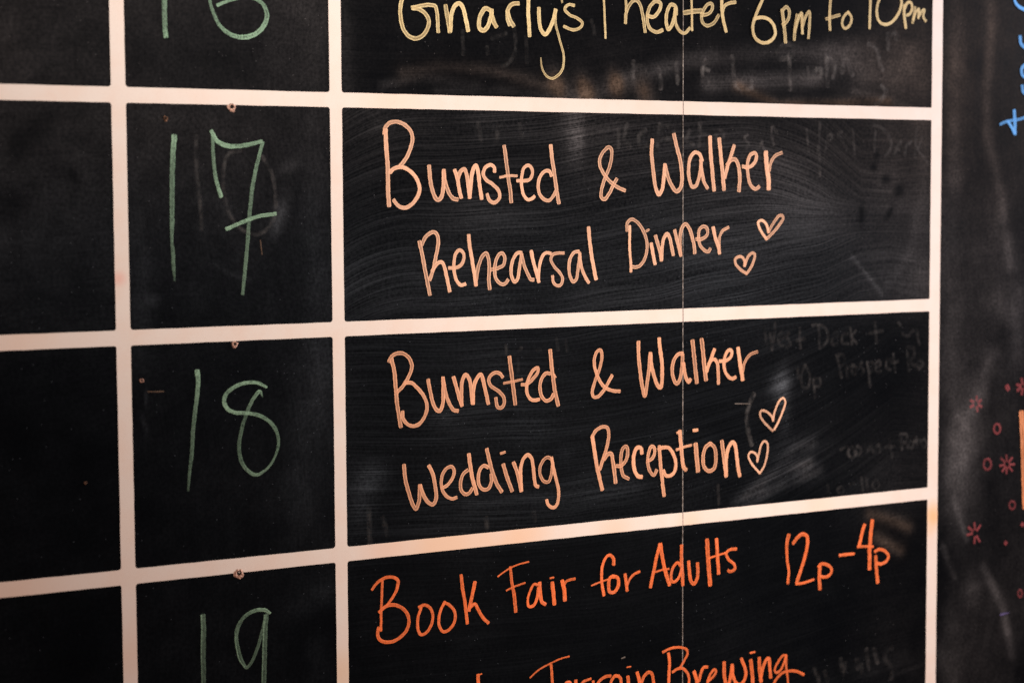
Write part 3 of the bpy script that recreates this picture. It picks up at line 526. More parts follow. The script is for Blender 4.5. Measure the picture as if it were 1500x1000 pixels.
["lettering_line","bright orange chalk lettering directly below the lowest full grid line","orange",[["Book",[[396,-2269,246,100,390,-2399,246,100,381,-2559,246,100,377,-2727,246,100],[292,-2346,232,100,344,-2288,284,100,412,-2254,285,100,487,-2250,286,100,548,-2281,313,100,543,-2353,313,100,498,-2435,260,100,416,-2519,208,100,357,-2556,181,100],[361,-2557,324,100,416,-2516,324,100,491,-2503,325,100,572,-2531,327,100,640,-2601,328,100,657,-2678,328,100,624,-2762,328,100,548,-2819,327,100,459,-2840,326,100,378,-2818,324,100,345,-2766,324,100,353,-2695,324,100],[757,-2554,290,100,813,-2541,290,100,868,-2570,291,100,899,-2642,292,100,878,-2741,292,100,824,-2802,291,100,775,-2808,290,100,746,-2751,290,100,749,-2651,290,100,781,-2560,290,100],[1025,-2534,293,100,982,-2601,293,100,961,-2675,292,100,967,-2758,293,100,1008,-2811,293,100,1069,-2792,294,100,1123,-2725,295,100,1124,-2642,294,100,1071,-2569,294,100,1026,-2543,293,100],[1193,-2304,335,100,1206,-2423,335,100,1229,-2552,336,100,1253,-2761,337,100],[1337,-2383,364,100,1305,-2510,364,100,1271,-2644,364,100],[1276,-2619,323,100,1333,-2589,324,100,1368,-2644,325,100,1418,-2727,325,100,1475,-2782,326,100]]],
["Fair",[[1710,-2280,274,100,1724,-2413,301,100,1752,-2571,357,100,1766,-2710,358,100],[1576,-2358,150,100,1674,-2305,150,100,1776,-2270,151,100,1908,-2251,152,100],[1666,-2498,178,100,1760,-2468,178,100,1868,-2446,179,100],[2003,-2481,277,100,1966,-2470,249,100,1918,-2537,249,100,1895,-2612,249,100,1908,-2676,277,100,1957,-2671,305,100,1994,-2610,333,100,2013,-2508,333,100],[2025,-2460,361,100,2032,-2562,361,100,2046,-2641,362,100,2086,-2674,362,100],[2162,-2474,405,100,2173,-2577,405,100,2185,-2685,406,100],[2137,-2431,181,100,2178,-2427,182,100],[2271,-2467,421,100,2293,-2563,421,100,2300,-2659,422,100],[2286,-2517,267,100,2324,-2475,267,100,2412,-2463,268,100]]],
["for",[[2847,-2372,373,100,2844,-2316,344,100,2805,-2275,315,100,2762,-2288,286,100,2720,-2370,314,100,2709,-2488,314,100,2720,-2582,314,100,2735,-2658,343,100],[2594,-2550,171,100,2689,-2526,171,100,2785,-2507,172,100],[2859,-2488,359,100,2808,-2492,358,100,2788,-2563,358,100,2803,-2634,359,100,2859,-2634,359,100,2901,-2568,360,100,2887,-2500,360,100,2828,-2482,359,100],[2976,-2476,332,100,2987,-2557,332,100,2999,-2641,333,100],[2991,-2614,260,100,3026,-2534,260,100,3078,-2489,261,100,3144,-2469,261,100]]],
["Adults",[[3378,-2221,366,100,3338,-2351,366,100,3299,-2509,366,100,3267,-2636,365,100],[3385,-2221,395,100,3410,-2372,396,100,3450,-2524,397,100,3490,-2637,398,100],[3319,-2492,190,100,3402,-2479,191,100,3485,-2476,191,100],[3619,-2460,296,100,3587,-2426,296,100,3538,-2459,295,100,3510,-2530,295,100,3518,-2603,295,100,3563,-2607,296,100,3611,-2554,296,100,3632,-2488,296,100],[3632,-2258,370,100,3632,-2407,370,100,3643,-2544,371,100,3647,-2656,371,100],[3716,-2426,371,100,3725,-2525,372,100,3744,-2622,372,100,3777,-2657,373,100,3814,-2616,373,100,3827,-2535,373,100,3822,-2453,373,100],[3936,-2229,464,100,3945,-2369,465,100,3958,-2521,465,100,3974,-2690,466,100],[4051,-2233,391,100,4060,-2381,391,100,4077,-2584,392,100],[3958,-2420,195,100,4060,-2401,196,100,4163,-2384,197,100],[4296,-2358,304,100,4218,-2357,303,100,4171,-2387,302,100,4196,-2449,303,100,4268,-2511,304,100,4277,-2556,304,100,4222,-2579,303,100,4193,-2563,303,100]]],
["12p",[[4947,-2273,436,100,4926,-2357,392,100,4927,-2515,305,100,4950,-2654,306,100,4938,-2773,328,100],[5002,-2370,382,100,5057,-2313,383,100,5124,-2284,384,100,5179,-2312,385,100,5187,-2382,385,100,5156,-2517,385,100,5096,-2669,384,100,5050,-2778,384,100],[5042,-2788,274,100,5133,-2790,275,100,5271,-2766,277,100],[5348,-2635,421,100,5342,-2754,422,100,5350,-2877,422,100],[5329,-2645,332,100,5354,-2618,333,100,5428,-2625,334,100,5499,-2680,335,100,5489,-2729,335,100,5429,-2756,334,100,5361,-2744,333,100]]],
["4p",[[5600,-2548,313,100,5690,-2549,314,100,5793,-2551,316,100],[5930,-2258,407,100,5903,-2328,407,100,5860,-2477,407,100],[5838,-2483,271,100,5942,-2488,272,100,6047,-2501,273,100],[6032,-2222,477,100,6012,-2389,477,100,6000,-2539,477,100,6002,-2733,478,100],[6082,-2602,410,100,6092,-2730,411,100,6113,-2887,411,100],[6068,-2555,342,100,6129,-2536,342,100,6200,-2558,343,100,6256,-2624,344,100,6224,-2672,344,100,6150,-2693,343,100,6104,-2680,342,100]]]]],
["lettering_line","bright orange chalk lettering cut off by the bottom edge","orange",[["x",[[1361,-3254,344,100,1363,-3336,344,100,1366,-3487,344,100],[1360,-3261,127,100,1402,-3251,127,100]]],
["Terrain",[[1914,-3357,157,100,2006,-3294,158,100,2125,-3250,159,100,2245,-3216,159,100,2346,-3204,160,100],[2145,-3259,280,100,2153,-3348,281,100,2159,-3440,281,100,2161,-3594,281,100],[2279,-3610,264,100,2284,-3496,264,100,2315,-3452,264,100,2355,-3455,264,100,2360,-3498,264,100,2284,-3540,264,100],[2418,-3445,360,100,2425,-3630,360,100],[2446,-3527,246,100,2502,-3469,247,100,2587,-3451,248,100],[2612,-3476,286,100,2624,-3657,287,100],[2635,-3543,306,100,2692,-3479,306,100,2754,-3451,307,100,2810,-3452,308,100],[2894,-3465,309,100,2857,-3460,308,100,2821,-3496,308,100,2810,-3557,308,100,2836,-3641,308,100],[2899,-3461,328,100,2925,-3500,328,100,2928,-3572,329,100,2935,-3699,329,100],[3007,-3482,368,100,3024,-3711,369,100],[2996,-3391,145,100,3039,-3390,145,100],[3113,-3456,370,100,3134,-3519,370,100,3148,-3656,371,100],[3155,-3594,332,100,3192,-3508,332,100,3245,-3472,333,100,3279,-3485,333,100,3298,-3540,333,100,3314,-3696,334,100]]],
["Brewing",[[3480,-3312,335,100,3491,-3410,336,100,3485,-3519,336,100,3480,-3718,336,100],[3410,-3294,246,100,3491,-3270,247,100,3566,-3265,247,100,3642,-3277,248,100,3696,-3306,249,100,3705,-3346,249,100,3669,-3405,249,100,3618,-3470,248,100],[3526,-3508,287,100,3577,-3485,287,100,3642,-3482,288,100,3696,-3528,289,100,3723,-3595,289,100,3718,-3658,289,100,3686,-3746,289,100],[3783,-3532,400,100,3816,-3635,401,100,3829,-3765,401,100],[3843,-3638,311,100,3865,-3560,311,100,3903,-3505,311,100,3945,-3509,312,100],[3953,-3653,282,100,4014,-3614,283,100,4049,-3564,283,100,4025,-3544,283,100,3981,-3582,282,100,3948,-3652,282,100,3943,-3762,282,100],[4146,-3485,405,100,4147,-3585,406,100,4164,-3698,406,100,4183,-3766,407,100],[4192,-3758,386,100,4227,-3633,387,100,4244,-3522,387,100],[4247,-3533,366,100,4258,-3646,367,100,4304,-3724,368,100,4360,-3733,368,100,4410,-3666,369,100,4404,-3581,369,100,4357,-3475,368,100],[4472,-3504,421,100,4489,-3610,421,100,4501,-3752,422,100],[4466,-3431,205,100,4524,-3428,206,100],[4579,-3494,423,100,4585,-3613,423,100,4605,-3742,424,100],[4597,-3727,372,100,4625,-3618,372,100,4674,-3523,372,100,4705,-3518,373,100,4714,-3602,373,100,4729,-3718,374,100],[4923,-3512,272,100,4879,-3511,271,100,4814,-3577,271,100,4777,-3647,270,100,4800,-3676,271,100,4849,-3656,271,100,4895,-3587,271,100,4921,-3517,272,100],[4923,-3510,272,100,4924,-3638,272,100,4942,-3753,251,100,4957,-3916,231,100],[4752,-3799,291,100,4815,-3727,292,100,4884,-3686,292,100,4988,-3681,293,100,5070,-3700,294,100,5150,-3743,295,100]]]]],
["date_number","green chalk 16 cut off by the top edge","green",[["1",[[-1528,2868,413,60,-1535,2677,413,55,-1532,2565,413,60,-1527,2485,414,90]]],
["6",[[-1056,2993,258,60,-1124,2910,257,60,-1138,2808,257,60,-1110,2707,281,60,-1052,2596,305,65,-956,2526,354,75,-846,2507,380,85,-735,2540,405,85,-659,2612,406,75,-627,2705,407,65,-662,2790,334,60,-730,2833,286,75,-816,2846,237,70,-914,2824,236,70,-999,2797,259,75,-1073,2766,281,95]]]]],
["date_number","green chalk 17 with a crossed seven","green",[["1",[[-1470,1671,469,95,-1486,1501,435,65,-1498,1211,418,45,-1503,972,384,45,-1510,793,244,35],[-1510,801,227,30,-1501,698,315,32,-1498,595,315,35,-1492,463,140,20]]],
["7",[[-1146,1716,318,85,-1096,1633,389,90,-1015,1594,391,80,-886,1592,357,70,-691,1632,306,80],[-1135,1675,283,50,-1130,1486,301,45,-1111,1314,319,60,-1068,1164,356,100],[-685,1625,289,50,-731,1471,324,50,-781,1262,342,45,-812,1036,342,40,-835,791,324,40,-863,547,324,40,-889,332,270,35],[-1027,888,303,100,-897,940,305,80,-748,991,307,80,-575,1016,309,90]]]]],
["date_number","green chalk 18 with an open topped eight","green",[["1",[[-1308,-302,443,80,-1301,-400,391,70,-1324,-591,352,50,-1351,-781,339,40,-1368,-997,326,35,-1391,-1162,261,30,-1407,-1318,183,20]]],
["8",[[-684,-474,215,90,-756,-437,294,80,-838,-424,293,75,-961,-450,318,60,-1050,-510,343,50,-1072,-579,369,70,-1046,-639,370,80,-979,-675,318,75,-870,-688,293,75,-760,-714,321,65,-664,-772,323,50,-603,-854,324,40,-581,-961,270,35,-614,-1076,216,35,-685,-1176,216,40,-793,-1227,295,50,-878,-1175,321,45,-931,-1080,346,35,-943,-962,346,30,-913,-809,319,30,-855,-656,320,35,-799,-556,320,45,-746,-507,294,70,-723,-557,107,30]]]]],
["date_number","green chalk 19 cut off by the bottom edge","green",[["1",[[-1292,-2395,370,40,-1291,-2532,404,30,-1298,-2697,421,25,-1299,-2987,389,25,-1301,-3237,338,25],[-1312,-2392,101,90,-1310,-2529,101,70,-1317,-2694,84,55,-1316,-2985,84,50,-1316,-3235,68,50]]],
["9",[[-682,-2449,190,95,-724,-2417,311,80,-777,-2407,327,80,-848,-2415,292,60,-927,-2457,308,50,-981,-2534,342,45,-999,-2624,359,40,-981,-2744,342,35,-941,-2858,292,40,-909,-2900,241,40,-864,-2859,275,30,-809,-2748,276,30,-763,-2610,276,35,-725,-2463,225,40],[-1005,-2590,68,80,-1000,-2708,85,80,-973,-2828,77,80,-926,-2895,69,60],[-716,-2455,346,40,-731,-2597,415,40,-741,-2807,432,30,-752,-3059,433,25,-761,-3312,347,25],[-738,-2453,78,70,-750,-2637,104,90,-760,-2855,86,60,-770,-3057,69,40]]]]],
["chalk_stroke","thick orange chalk stroke at the right edge","orange2",[["s",[[8110,-1209,652,100,8136,-1489,654,100,8158,-1867,656,100,8181,-2270,657,100]]]]],
["chalk_flower","red chalk flower of short petals, upper left of the doodles","red",[["flower",[[7454,-1050,287,80,7462,-1002,287,80],[7479,-1069,287,80,7525,-1046,288,80],[7483,-1098,287,80,7533,-1118,288,80],[7458,-1118,287,80,7473,-1167,287,80],[7415,-1097,286,80,7368,-1115,286,80],[7416,-1065,286,80,7370,-1037,286,80]]]]],
["chalk_flower","red chalk flower of short petals at the right edge","red",[["flower",[[8119,-905,339,80,8107,-843,338,80],[8097,-923,338,80,8032,-904,338,80],[8100,-944,339,80,8043,-972,338,80],[8121,-958,339,80,8110,-1019,339,80],[8150,-919,339,80,8208,-891,340,80],[8151,-947,339,80,8210,-981,340,80]]]]],
["chalk_flower","red chalk starburst flower beside a ring","red",[["flower",[[7905,-1738,249,80,7897,-1667,249,80],[7932,-1749,250,80,7984,-1703,250,80],[7943,-1773,250,80,8018,-1778,250,80],[7933,-1795,250,80,7987,-1849,250,80],[7906,-1802,249,80,7900,-1872,249,80],[7874,-1773,249,80,7801,-1780,248,80],[7886,-1794,249,80,7839,-1844,249,80],[7881,-1748,249,80,7823,-1698,248,80]]]]],
["chalk_flower","red chalk starburst flower, lowest of the flowers","red",[["flower",[[7457,-2450,277,80,7449,-2374,277,80],[7486,-2461,277,80,7536,-2408,278,80],[7484,-2520,277,80,7531,-2586,278,80],[7458,-2525,277,80,7453,-2599,277,80],[7422,-2490,277,80,7345,-2496,276,80],[7429,-2463,277,80,7363,-2414,276,80]]]]],
["chalk_ring","small red chalk ring below the upper left flower","red",[["ring",[[7772,-1322,246,75,7793,-1337,246,75,7805,-1362,246,75,7804,-1389,246,75,7792,-1411,246,75,7771,-1423,246,75,7747,-1420,246,75,7726,-1404,246,75,7714,-1380,245,75,7715,-1353,245,75,7727,-1330,245,75,7748,-1319,246,75,7772,-1322,246,75]]]]],
["chalk_ring","red chalk ring left of the starburst flower","red",[["ring",[[7641,-1694,247,75,7664,-1712,247,75,7677,-1740,247,75,7677,-1771,247,75,7663,-1796,247,75,7639,-1808,247,75,7611,-1805,247,75,7587,-1787,247,75,7574,-1759,246,75,7575,-1729,246,75,7589,-1704,246,75,7613,-1691,247,75,7641,-1694,247,75]]]]],
["chalk_ring","small red chalk ring under the starburst flower","red",[["ring",[[8008,-2186,219,75,8027,-2200,220,75,8038,-2220,220,75,8038,-2243,220,75,8026,-2261,220,75,8006,-2270,220,75,7984,-2267,219,75,7965,-2253,219,75,7954,-2233,219,75,7954,-2210,219,75,7966,-2192,219,75,7985,-2183,219,75,8008,-2186,219,75]]]]],
["chalk_ring","tiny red chalk ring low at the right edge","red",[["ring",[[8139,-3180,222,75,8152,-3193,222,75,8159,-3212,222,75,8159,-3234,222,75,8151,-3251,222,75,8138,-3259,222,75,8123,-3257,222,75,8110,-3244,221,75,8102,-3225,221,75,8102,-3203,221,75,8110,-3186,221,75,8123,-3178,222,75,8139,-3180,222,75]]]]],
["chalk_dot","red chalk dot left of the edge flower","red",[["dot",[[7891,-912,537,80,7917,-952,538,80]]]]],
["chalk_dot","small red chalk dot at the right edge","red",[["dot",[[8138,-2445,442,80,8160,-2461,442,80]]]]],
["chalk_dot","small red chalk dot below the rings","red",[["dot",[[7895,-2627,438,80,7917,-2646,439,80]]]]],
["chalk_scratch","short violet chalk tick at the lower right","violet",[["tick",[[7844,-3422,251,70,7913,-3419,189,60,7974,-3415,95,40]]]]],
["chalk_scratch","short faint orange vertical scratch beside the seven","scratch",[["s",[[-720,790,97,60,-707,667,97,50]]]]],
["chalk_scratch","short faint tan horizontal scratch left of the eighteen","scratch",[["s",[[-1747,-457,105,50,-1605,-462,105,60]]]]],
["chalk_scratch","thin pale horizontal scratch near the thin heart","dust_tone",[["s",[[4271,-900,90,50,4455,-911,91,30]]]]],
["chalk_scratch","pair of tiny pale ticks above the bottom orange word","dust_tone",[["s",[[2935,-3297,109,50,2975,-3289,109,50]]]]],
["handwritten_letter","blue chalk letter t, lowest of the blue column","blue",[["t",[[7943,2060,411,100,7954,1956,411,100,7959,1807,412,100],[7741,1905,278,100,7841,1941,279,100,7971,1956,281,100,8098,1983,282,100,8233,2009,283,100],[7852,1942,354,100,7912,1875,355,100,7957,1807,356,100]]]]],
["handwritten_letter","blue chalk curl just above the blue t","blue",[["t",[[8052,2328,375,100,8070,2264,375,100,8141,2217,376,100]]]]],
["handwritten_letter","blue chalk curl above the lowest curl","blue",[["t",[[8113,2563,356,100,8044,2508,355,100,8054,2440,356,100,8138,2403,357,100]]]]],
["handwritten_letter","small blue chalk curl in the middle of the column","blue",[["t",[[8013,2851,373,100,8026,2776,373,100,8087,2734,374,100,8175,2733,375,100]]]]],
["handwritten_letter","blue chalk curve at the top right corner","blue",[["t",[[7935,3315,352,100,7926,3235,353,100,7964,3181,353,100,8069,3138,355,100,8211,3128,356,100]]]]]]
ERASED = [["erased_writing","faint wiped grey writing in the upper right of the 17 row","ghost",[["ghost",[[4418,1751,238,15,4377,1724,238,15,4427,1657,239,15,4394,1623,238,15],[4543,1604,240,15,4593,1686,240,15,4610,1619,240,15,4635,1605,241,15],[4710,1835,241,15,4710,1741,241,15,4736,1660,241,15],[4727,1836,241,15,4778,1769,242,15],[5144,1815,245,15,5157,1706,245,15,5171,1596,246,15],[5311,1899,247,15,5305,1748,247,15,5289,1584,247,15],[5396,1694,248,15,5465,1730,248,15,5451,1775,248,15,5404,1729,248,15,5393,1626,248,15],[5596,1800,249,15,5544,1776,249,15,5606,1711,250,15,5660,1614,250,15],[5732,1823,251,15,5748,1698,251,15,5760,1573,251,15],[6029,1813,254,15,6023,1701,254,15,6024,1603,254,15],[5951,1851,253,15,6032,1869,254,15,6159,1815,255,15,6237,1704,256,15,6225,1619,256,15,6162,1560,255,15],[6289,1578,256,15,6325,1662,257,15,6370,1712,257,15,6343,1620,257,15],[6508,1707,258,15,6444,1663,258,15,6427,1565,258,15],[6580,1842,259,15,6571,1693,259,15,6565,1544,259,15],[6659,1758,260,15,6601,1623,259,15,6676,1552,260,15,6737,1493,261,15],[5306,1570,247,15,5311,1446,247,15,5317,1350,247,15]]]]],
["erased_writing","faint wiped grey writing in the upper right of the 18 row","ghost",[["ghost",[[4628,-146,273,8,4645,-242,274,8,4662,-353,274,8],[4696,-217,274,8,4713,-300,275,8,4725,-383,275,8],[4763,-117,275,8,4747,-260,275,8,4725,-383,275,8],[4806,-297,276,8,4861,-265,276,8,4849,-212,276,8,4811,-242,276,8,4812,-331,276,8,4861,-350,276,8],[4939,-224,277,8,4900,-243,276,8,4930,-295,277,8,4957,-337,277,8,4909,-366,277,8],[5066,-176,278,8,5072,-287,278,8,5078,-384,279,8],[5029,-302,278,8,5133,-289,279,8],[5310,-157,281,8,5318,-283,281,8,5329,-395,281,8],[5228,-157,280,8,5324,-155,281,8,5421,-224,282,8,5421,-322,282,8,5317,-394,281,8],[5483,-306,283,8,5553,-281,284,8,5535,-238,283,8,5491,-278,283,8,5492,-360,283,8,5558,-362,284,8],[5683,-255,285,8,5624,-271,284,8,5616,-351,284,8,5691,-361,285,8],[5722,-200,285,8,5731,-285,285,8,5743,-373,286,8],[5793,-231,286,8,5742,-293,286,8,5807,-367,286,8],[6045,-156,289,8,6055,-255,289,8,6067,-372,289,8],[5968,-262,288,8,6150,-248,290,8],[6413,-283,293,8,6478,-317,294,8,6561,-257,294,8],[6603,-247,295,8,6647,-410,296,8],[6356,-167,292,8,6384,-196,292,8],[5555,-488,284,8,5583,-602,284,8,5610,-705,285,8],[5537,-476,284,8,5626,-478,285,8,5648,-549,285,8,5595,-591,284,8],[5672,-592,285,8,5691,-709,286,8],[5691,-607,286,8,5741,-581,286,8],[5770,-583,286,8,5731,-630,286,8,5771,-682,287,8,5813,-634,287,8,5770,-583,286,8],[5881,-560,288,8,5851,-601,287,8,5905,-646,288,8,5870,-689,288,8],[5950,-563,288,8,5973,-692,289,8,5989,-823,289,8],[5950,-580,288,8,6013,-569,289,8,6023,-637,289,8,5978,-680,289,8],[6059,-628,290,8,6124,-599,290,8,6104,-556,290,8,6059,-585,289,8,6069,-668,290,8,6129,-671,290,8],[6272,-549,292,8,6214,-564,291,8,6205,-632,291,8,6264,-659,292,8],[6295,-493,292,8,6325,-683,293,8],[6256,-580,292,8,6363,-575,293,8],[6479,-429,294,8,6494,-559,294,8,6510,-678,295,8],[6476,-432,294,8,6573,-450,295,8,6574,-534,295,8,6518,-575,294,8,6650,-670,296,8],[6658,-574,296,8,6616,-608,296,8,6659,-653,296,8,6702,-615,297,8,6658,-574,296,8],[5144,-553,280,8,5092,-648,279,8,5119,-775,280,8,5171,-791,280,8,5205,-668,280,8,5144,-553,280,8],[5048,-577,279,8,5058,-688,279,8],[5249,-698,281,8,5268,-894,281,8],[5258,-701,281,8,5331,-705,282,8,5328,-772,282,8,5267,-785,281,8]]]]],
["erased_writing","faint wiped grey writing low in the 18 row","ghost",[["ghost",[[5605,-1452,278,9,5699,-1425,279,9,5721,-1526,279,9],[5751,-1429,280,9,5699,-1491,279,9,5752,-1545,280,9,5815,-1500,280,9,5751,-1429,280,9],[5824,-1426,280,9,5783,-1489,280,9,5836,-1534,281,9,5878,-1471,281,9,5824,-1426,280,9],[5930,-1416,281,9,5962,-1493,282,9,6004,-1429,282,9,6037,-1507,283,9,6110,-1428,283,9,6122,-1513,284,9],[6249,-1379,285,9,6294,-1575,285,9],[6196,-1468,284,9,6325,-1468,286,9],[6399,-1338,286,9,6423,-1508,287,9],[6393,-1341,286,9,6486,-1352,287,9,6476,-1428,287,9,6411,-1440,287,9],[6541,-1424,288,9,6499,-1480,287,9,6564,-1493,288,9,6585,-1435,288,9],[6617,-1386,289,9,6630,-1497,289,9],[6585,-1427,288,9,6672,-1424,289,9],[6727,-1411,290,9,6684,-1450,289,9,6728,-1504,290,9,6761,-1455,290,9,6727,-1411,290,9],[5442,-1803,277,9,5453,-1886,277,9],[5619,-1833,279,9,5567,-1862,278,9,5609,-1907,279,9,5651,-1869,279,9,5619,-1833,279,9],[5723,-1825,280,9,5786,-1808,280,9],[5881,-1762,281,9,5903,-1897,282,9],[5944,-1767,282,9,5967,-1902,283,9],[6072,-1794,283,9,6030,-1849,283,9,6073,-1902,284,9,6119,-1856,284,9,6072,-1794,283,9],[4066,-1695,262,9,4077,-1887,263,9]]]]],
["erased_writing","faint wiped grey writing along the foot of the top row","ghost",[["ghost",[[3078,2430,347,20,3069,2320,347,20,3077,2211,348,20],[3078,2365,347,20,3151,2386,348,20,3210,2344,349,20],[3357,2378,351,20,3387,2280,352,20,3387,2177,352,20],[3566,2433,354,20,3575,2335,355,20,3582,2231,355,20],[3905,2469,359,20,3884,2393,359,20,3946,2365,360,20],[3869,2393,359,20,3869,2263,359,20],[4223,2517,363,20,4239,2379,364,20,4255,2228,365,20],[4264,2228,365,20,4364,2193,366,20,4465,2213,368,20],[4458,2284,367,20,4459,2208,368,20],[4774,2568,371,20,4870,2653,373,20,4983,2632,374,20,4951,2541,374,20,4807,2505,372,20],[4919,2553,373,20,4930,2373,374,20,4937,2207,374,20],[5163,2432,377,20,5180,2324,378,20],[5261,2422,379,20,5229,2356,378,20,5295,2332,379,20,5327,2411,380,20,5261,2422,379,20],[5385,2568,380,20,5399,2413,381,20,5414,2252,381,20],[5385,2555,380,20,5498,2468,382,20,5466,2337,382,20],[5592,2392,384,20,5624,2563,384,20,5726,2370,386,20],[5926,2691,388,20,6035,2642,390,20,6081,2512,391,20,6116,2434,391,20],[6101,2275,391,20,6170,2218,393,20,6034,2083,391,20],[6180,2806,391,20,6193,2648,392,20],[6191,2793,392,20,6301,2810,393,20,6284,2757,393,20]]]]],
["erased_writing","faint wiped grey writing in the lower right row","ghost",[["ghost",[[5274,-3697,400,9,5338,-3808,402,9,5339,-3860,402,9],[5418,-3741,403,9,5459,-3850,404,9],[5626,-3638,406,9,5660,-3798,407,9,5691,-3685,407,9],[5838,-3665,409,9,5855,-3771,409,9],[5904,-3725,410,9,5913,-3818,410,9],[5968,-3576,411,9,6003,-3790,412,9],[6067,-3588,412,9,6119,-3739,413,9],[6317,-3606,416,9,6217,-3646,415,9,6235,-3740,415,9,6320,-3830,417,9,6304,-3934,417,9]]]]],
["erased_writing","faint wiped grey zero behind the green seven","ghost",[["ghost",[[-887,1557,268,13,-998,1521,267,13,-1046,1366,267,13,-1040,1176,267,13,-971,967,268,13,-825,852,270,13,-694,859,272,13,-598,964,273,13,-573,1139,273,13,-611,1367,272,13,-693,1506,271,13],[-1282,1673,263,13,-1282,1382,264,13,-1260,1125,264,13,-1246,884,265,13]]]]],
["erased_writing","faint wiped grey strokes at the foot of the 18 row","ghost",[["ghost",[[269,-1604,338,10,275,-1767,339,10,276,-1929,339,10],[405,-1704,341,10,428,-1788,341,10,452,-1871,342,10],[1455,-1795,356,10,1471,-1904,357,10],[1960,-1793,364,10,1969,-1871,364,10]]]]],
["erased_writing","faint wiped grey letters behind the top row lettering","ghost",[["ghost",[[1248,2645,277,9,1255,2433,278,9],[1774,2764,284,9,1792,2484,284,9,1715,2366,284,9,1648,2339,283,9],[1907,2621,285,9,1916,2381,286,9],[2613,2799,294,9,2643,2666,294,9],[1498,2507,281,9,1507,2442,281,9],[1697,2638,283,9,1546,2583,281,9]]]]],
["erased_writing","faint curved pale wipe mark beside the thin hearts","ghost",[["ghost",[[4503,-813,356,28,4441,-927,356,28,4415,-1042,355,28,4433,-1189,356,28,4479,-1324,357,28]]]]],
["erased_writing","faint wiped grey writing along the top of the 17 row","ghost",[["ghost",[[2906,1783,350,10,2906,1616,351,10],[3006,1836,352,10,2975,1687,352,10,3036,1617,353,10],[3214,1787,355,10,3136,1722,354,10,3160,1631,354,10,3253,1645,356,10],[3370,1842,357,10,3347,1627,357,10],[3370,1829,357,10,3528,1805,359,10,3528,1726,360,10,3394,1699,358,10],[3449,1699,358,10,3567,1622,360,10],[3726,1782,362,10,3686,1696,362,10,3766,1650,363,10],[3846,1862,364,10,3839,1638,364,10],[3838,1730,364,10,3935,1745,365,10,3952,1639,366,10],[4049,1700,367,10,4130,1734,368,10,4097,1787,368,10,4032,1733,367,10,4065,1653,368,10],[1404,1824,329,10,1431,1670,330,10],[1616,1796,332,10,1586,1641,332,10],[1830,1818,335,10,1866,1706,336,10]]]]],
["erased_writing","faint wiped grey writing along the top of the 18 row","ghost",[["ghost",[[1677,-196,235,9,1683,-294,235,9],[1816,-276,236,9,1844,-240,236,9],[1808,-337,236,9,1805,-459,236,9],[2006,-272,238,9,2049,-267,238,9],[2221,-169,240,9,2235,-281,240,9],[2322,-186,241,9,2336,-298,241,9]]]]]]


RS = random.Random(7)
LAYER = [0]
def sample(row):
    P = [row[i:i+4] for i in range(0, len(row), 4)]
    P = [(a*1e-4, b*1e-4, c*0.5e-5, d*1e-2) for a, b, c, d in P]
    if len(P) == 2:
        P = [P[0], tuple((u+v)/2 for u, v in zip(*P)), P[1]]
    ext = [tuple(2*u-v for u, v in zip(P[0], P[1]))] + P + [tuple(2*u-v for u, v in zip(P[-1], P[-2]))]
    out = []
    for k in range(1, len(ext)-2):
        p0, p1, p2, p3 = ext[k-1:k+3]
        L = math.hypot(p2[0]-p1[0], p2[1]-p1[1])
        n = max(2, int(L/0.0011))
        # centripetal spacing keeps tight hand-drawn turns from overshooting
        d = lambda a, b: max(1e-6, math.hypot(a[0]-b[0], a[1]-b[1])**0.5)
        t0 = 0.0; t1 = t0+d(p0, p1); t2 = t1+d(p1, p2); t3 = t2+d(p2, p3)
        for i in range(n):
            t = t1 + (t2-t1)*i/n
            def L1(a, b, ta, tb): return tuple(u*(tb-t)/(tb-ta)+v*(t-ta)/(tb-ta) for u, v in zip(a, b))
            A1 = L1(p0, p1, t0, t1); A2 = L1(p1, p2, t1, t2); A3 = L1(p2, p3, t2, t3)
            B1 = L1(A1, A2, t0, t2); B2 = L1(A2, A3, t1, t3)
            q = L1(B1, B2, t1, t2)
            f = i/n
            out.append((q[0], q[1], p1[2]*(1-f)+p2[2]*f, p1[3]*(1-f)+p2[3]*f))
    out.append(P[-1])
    return out

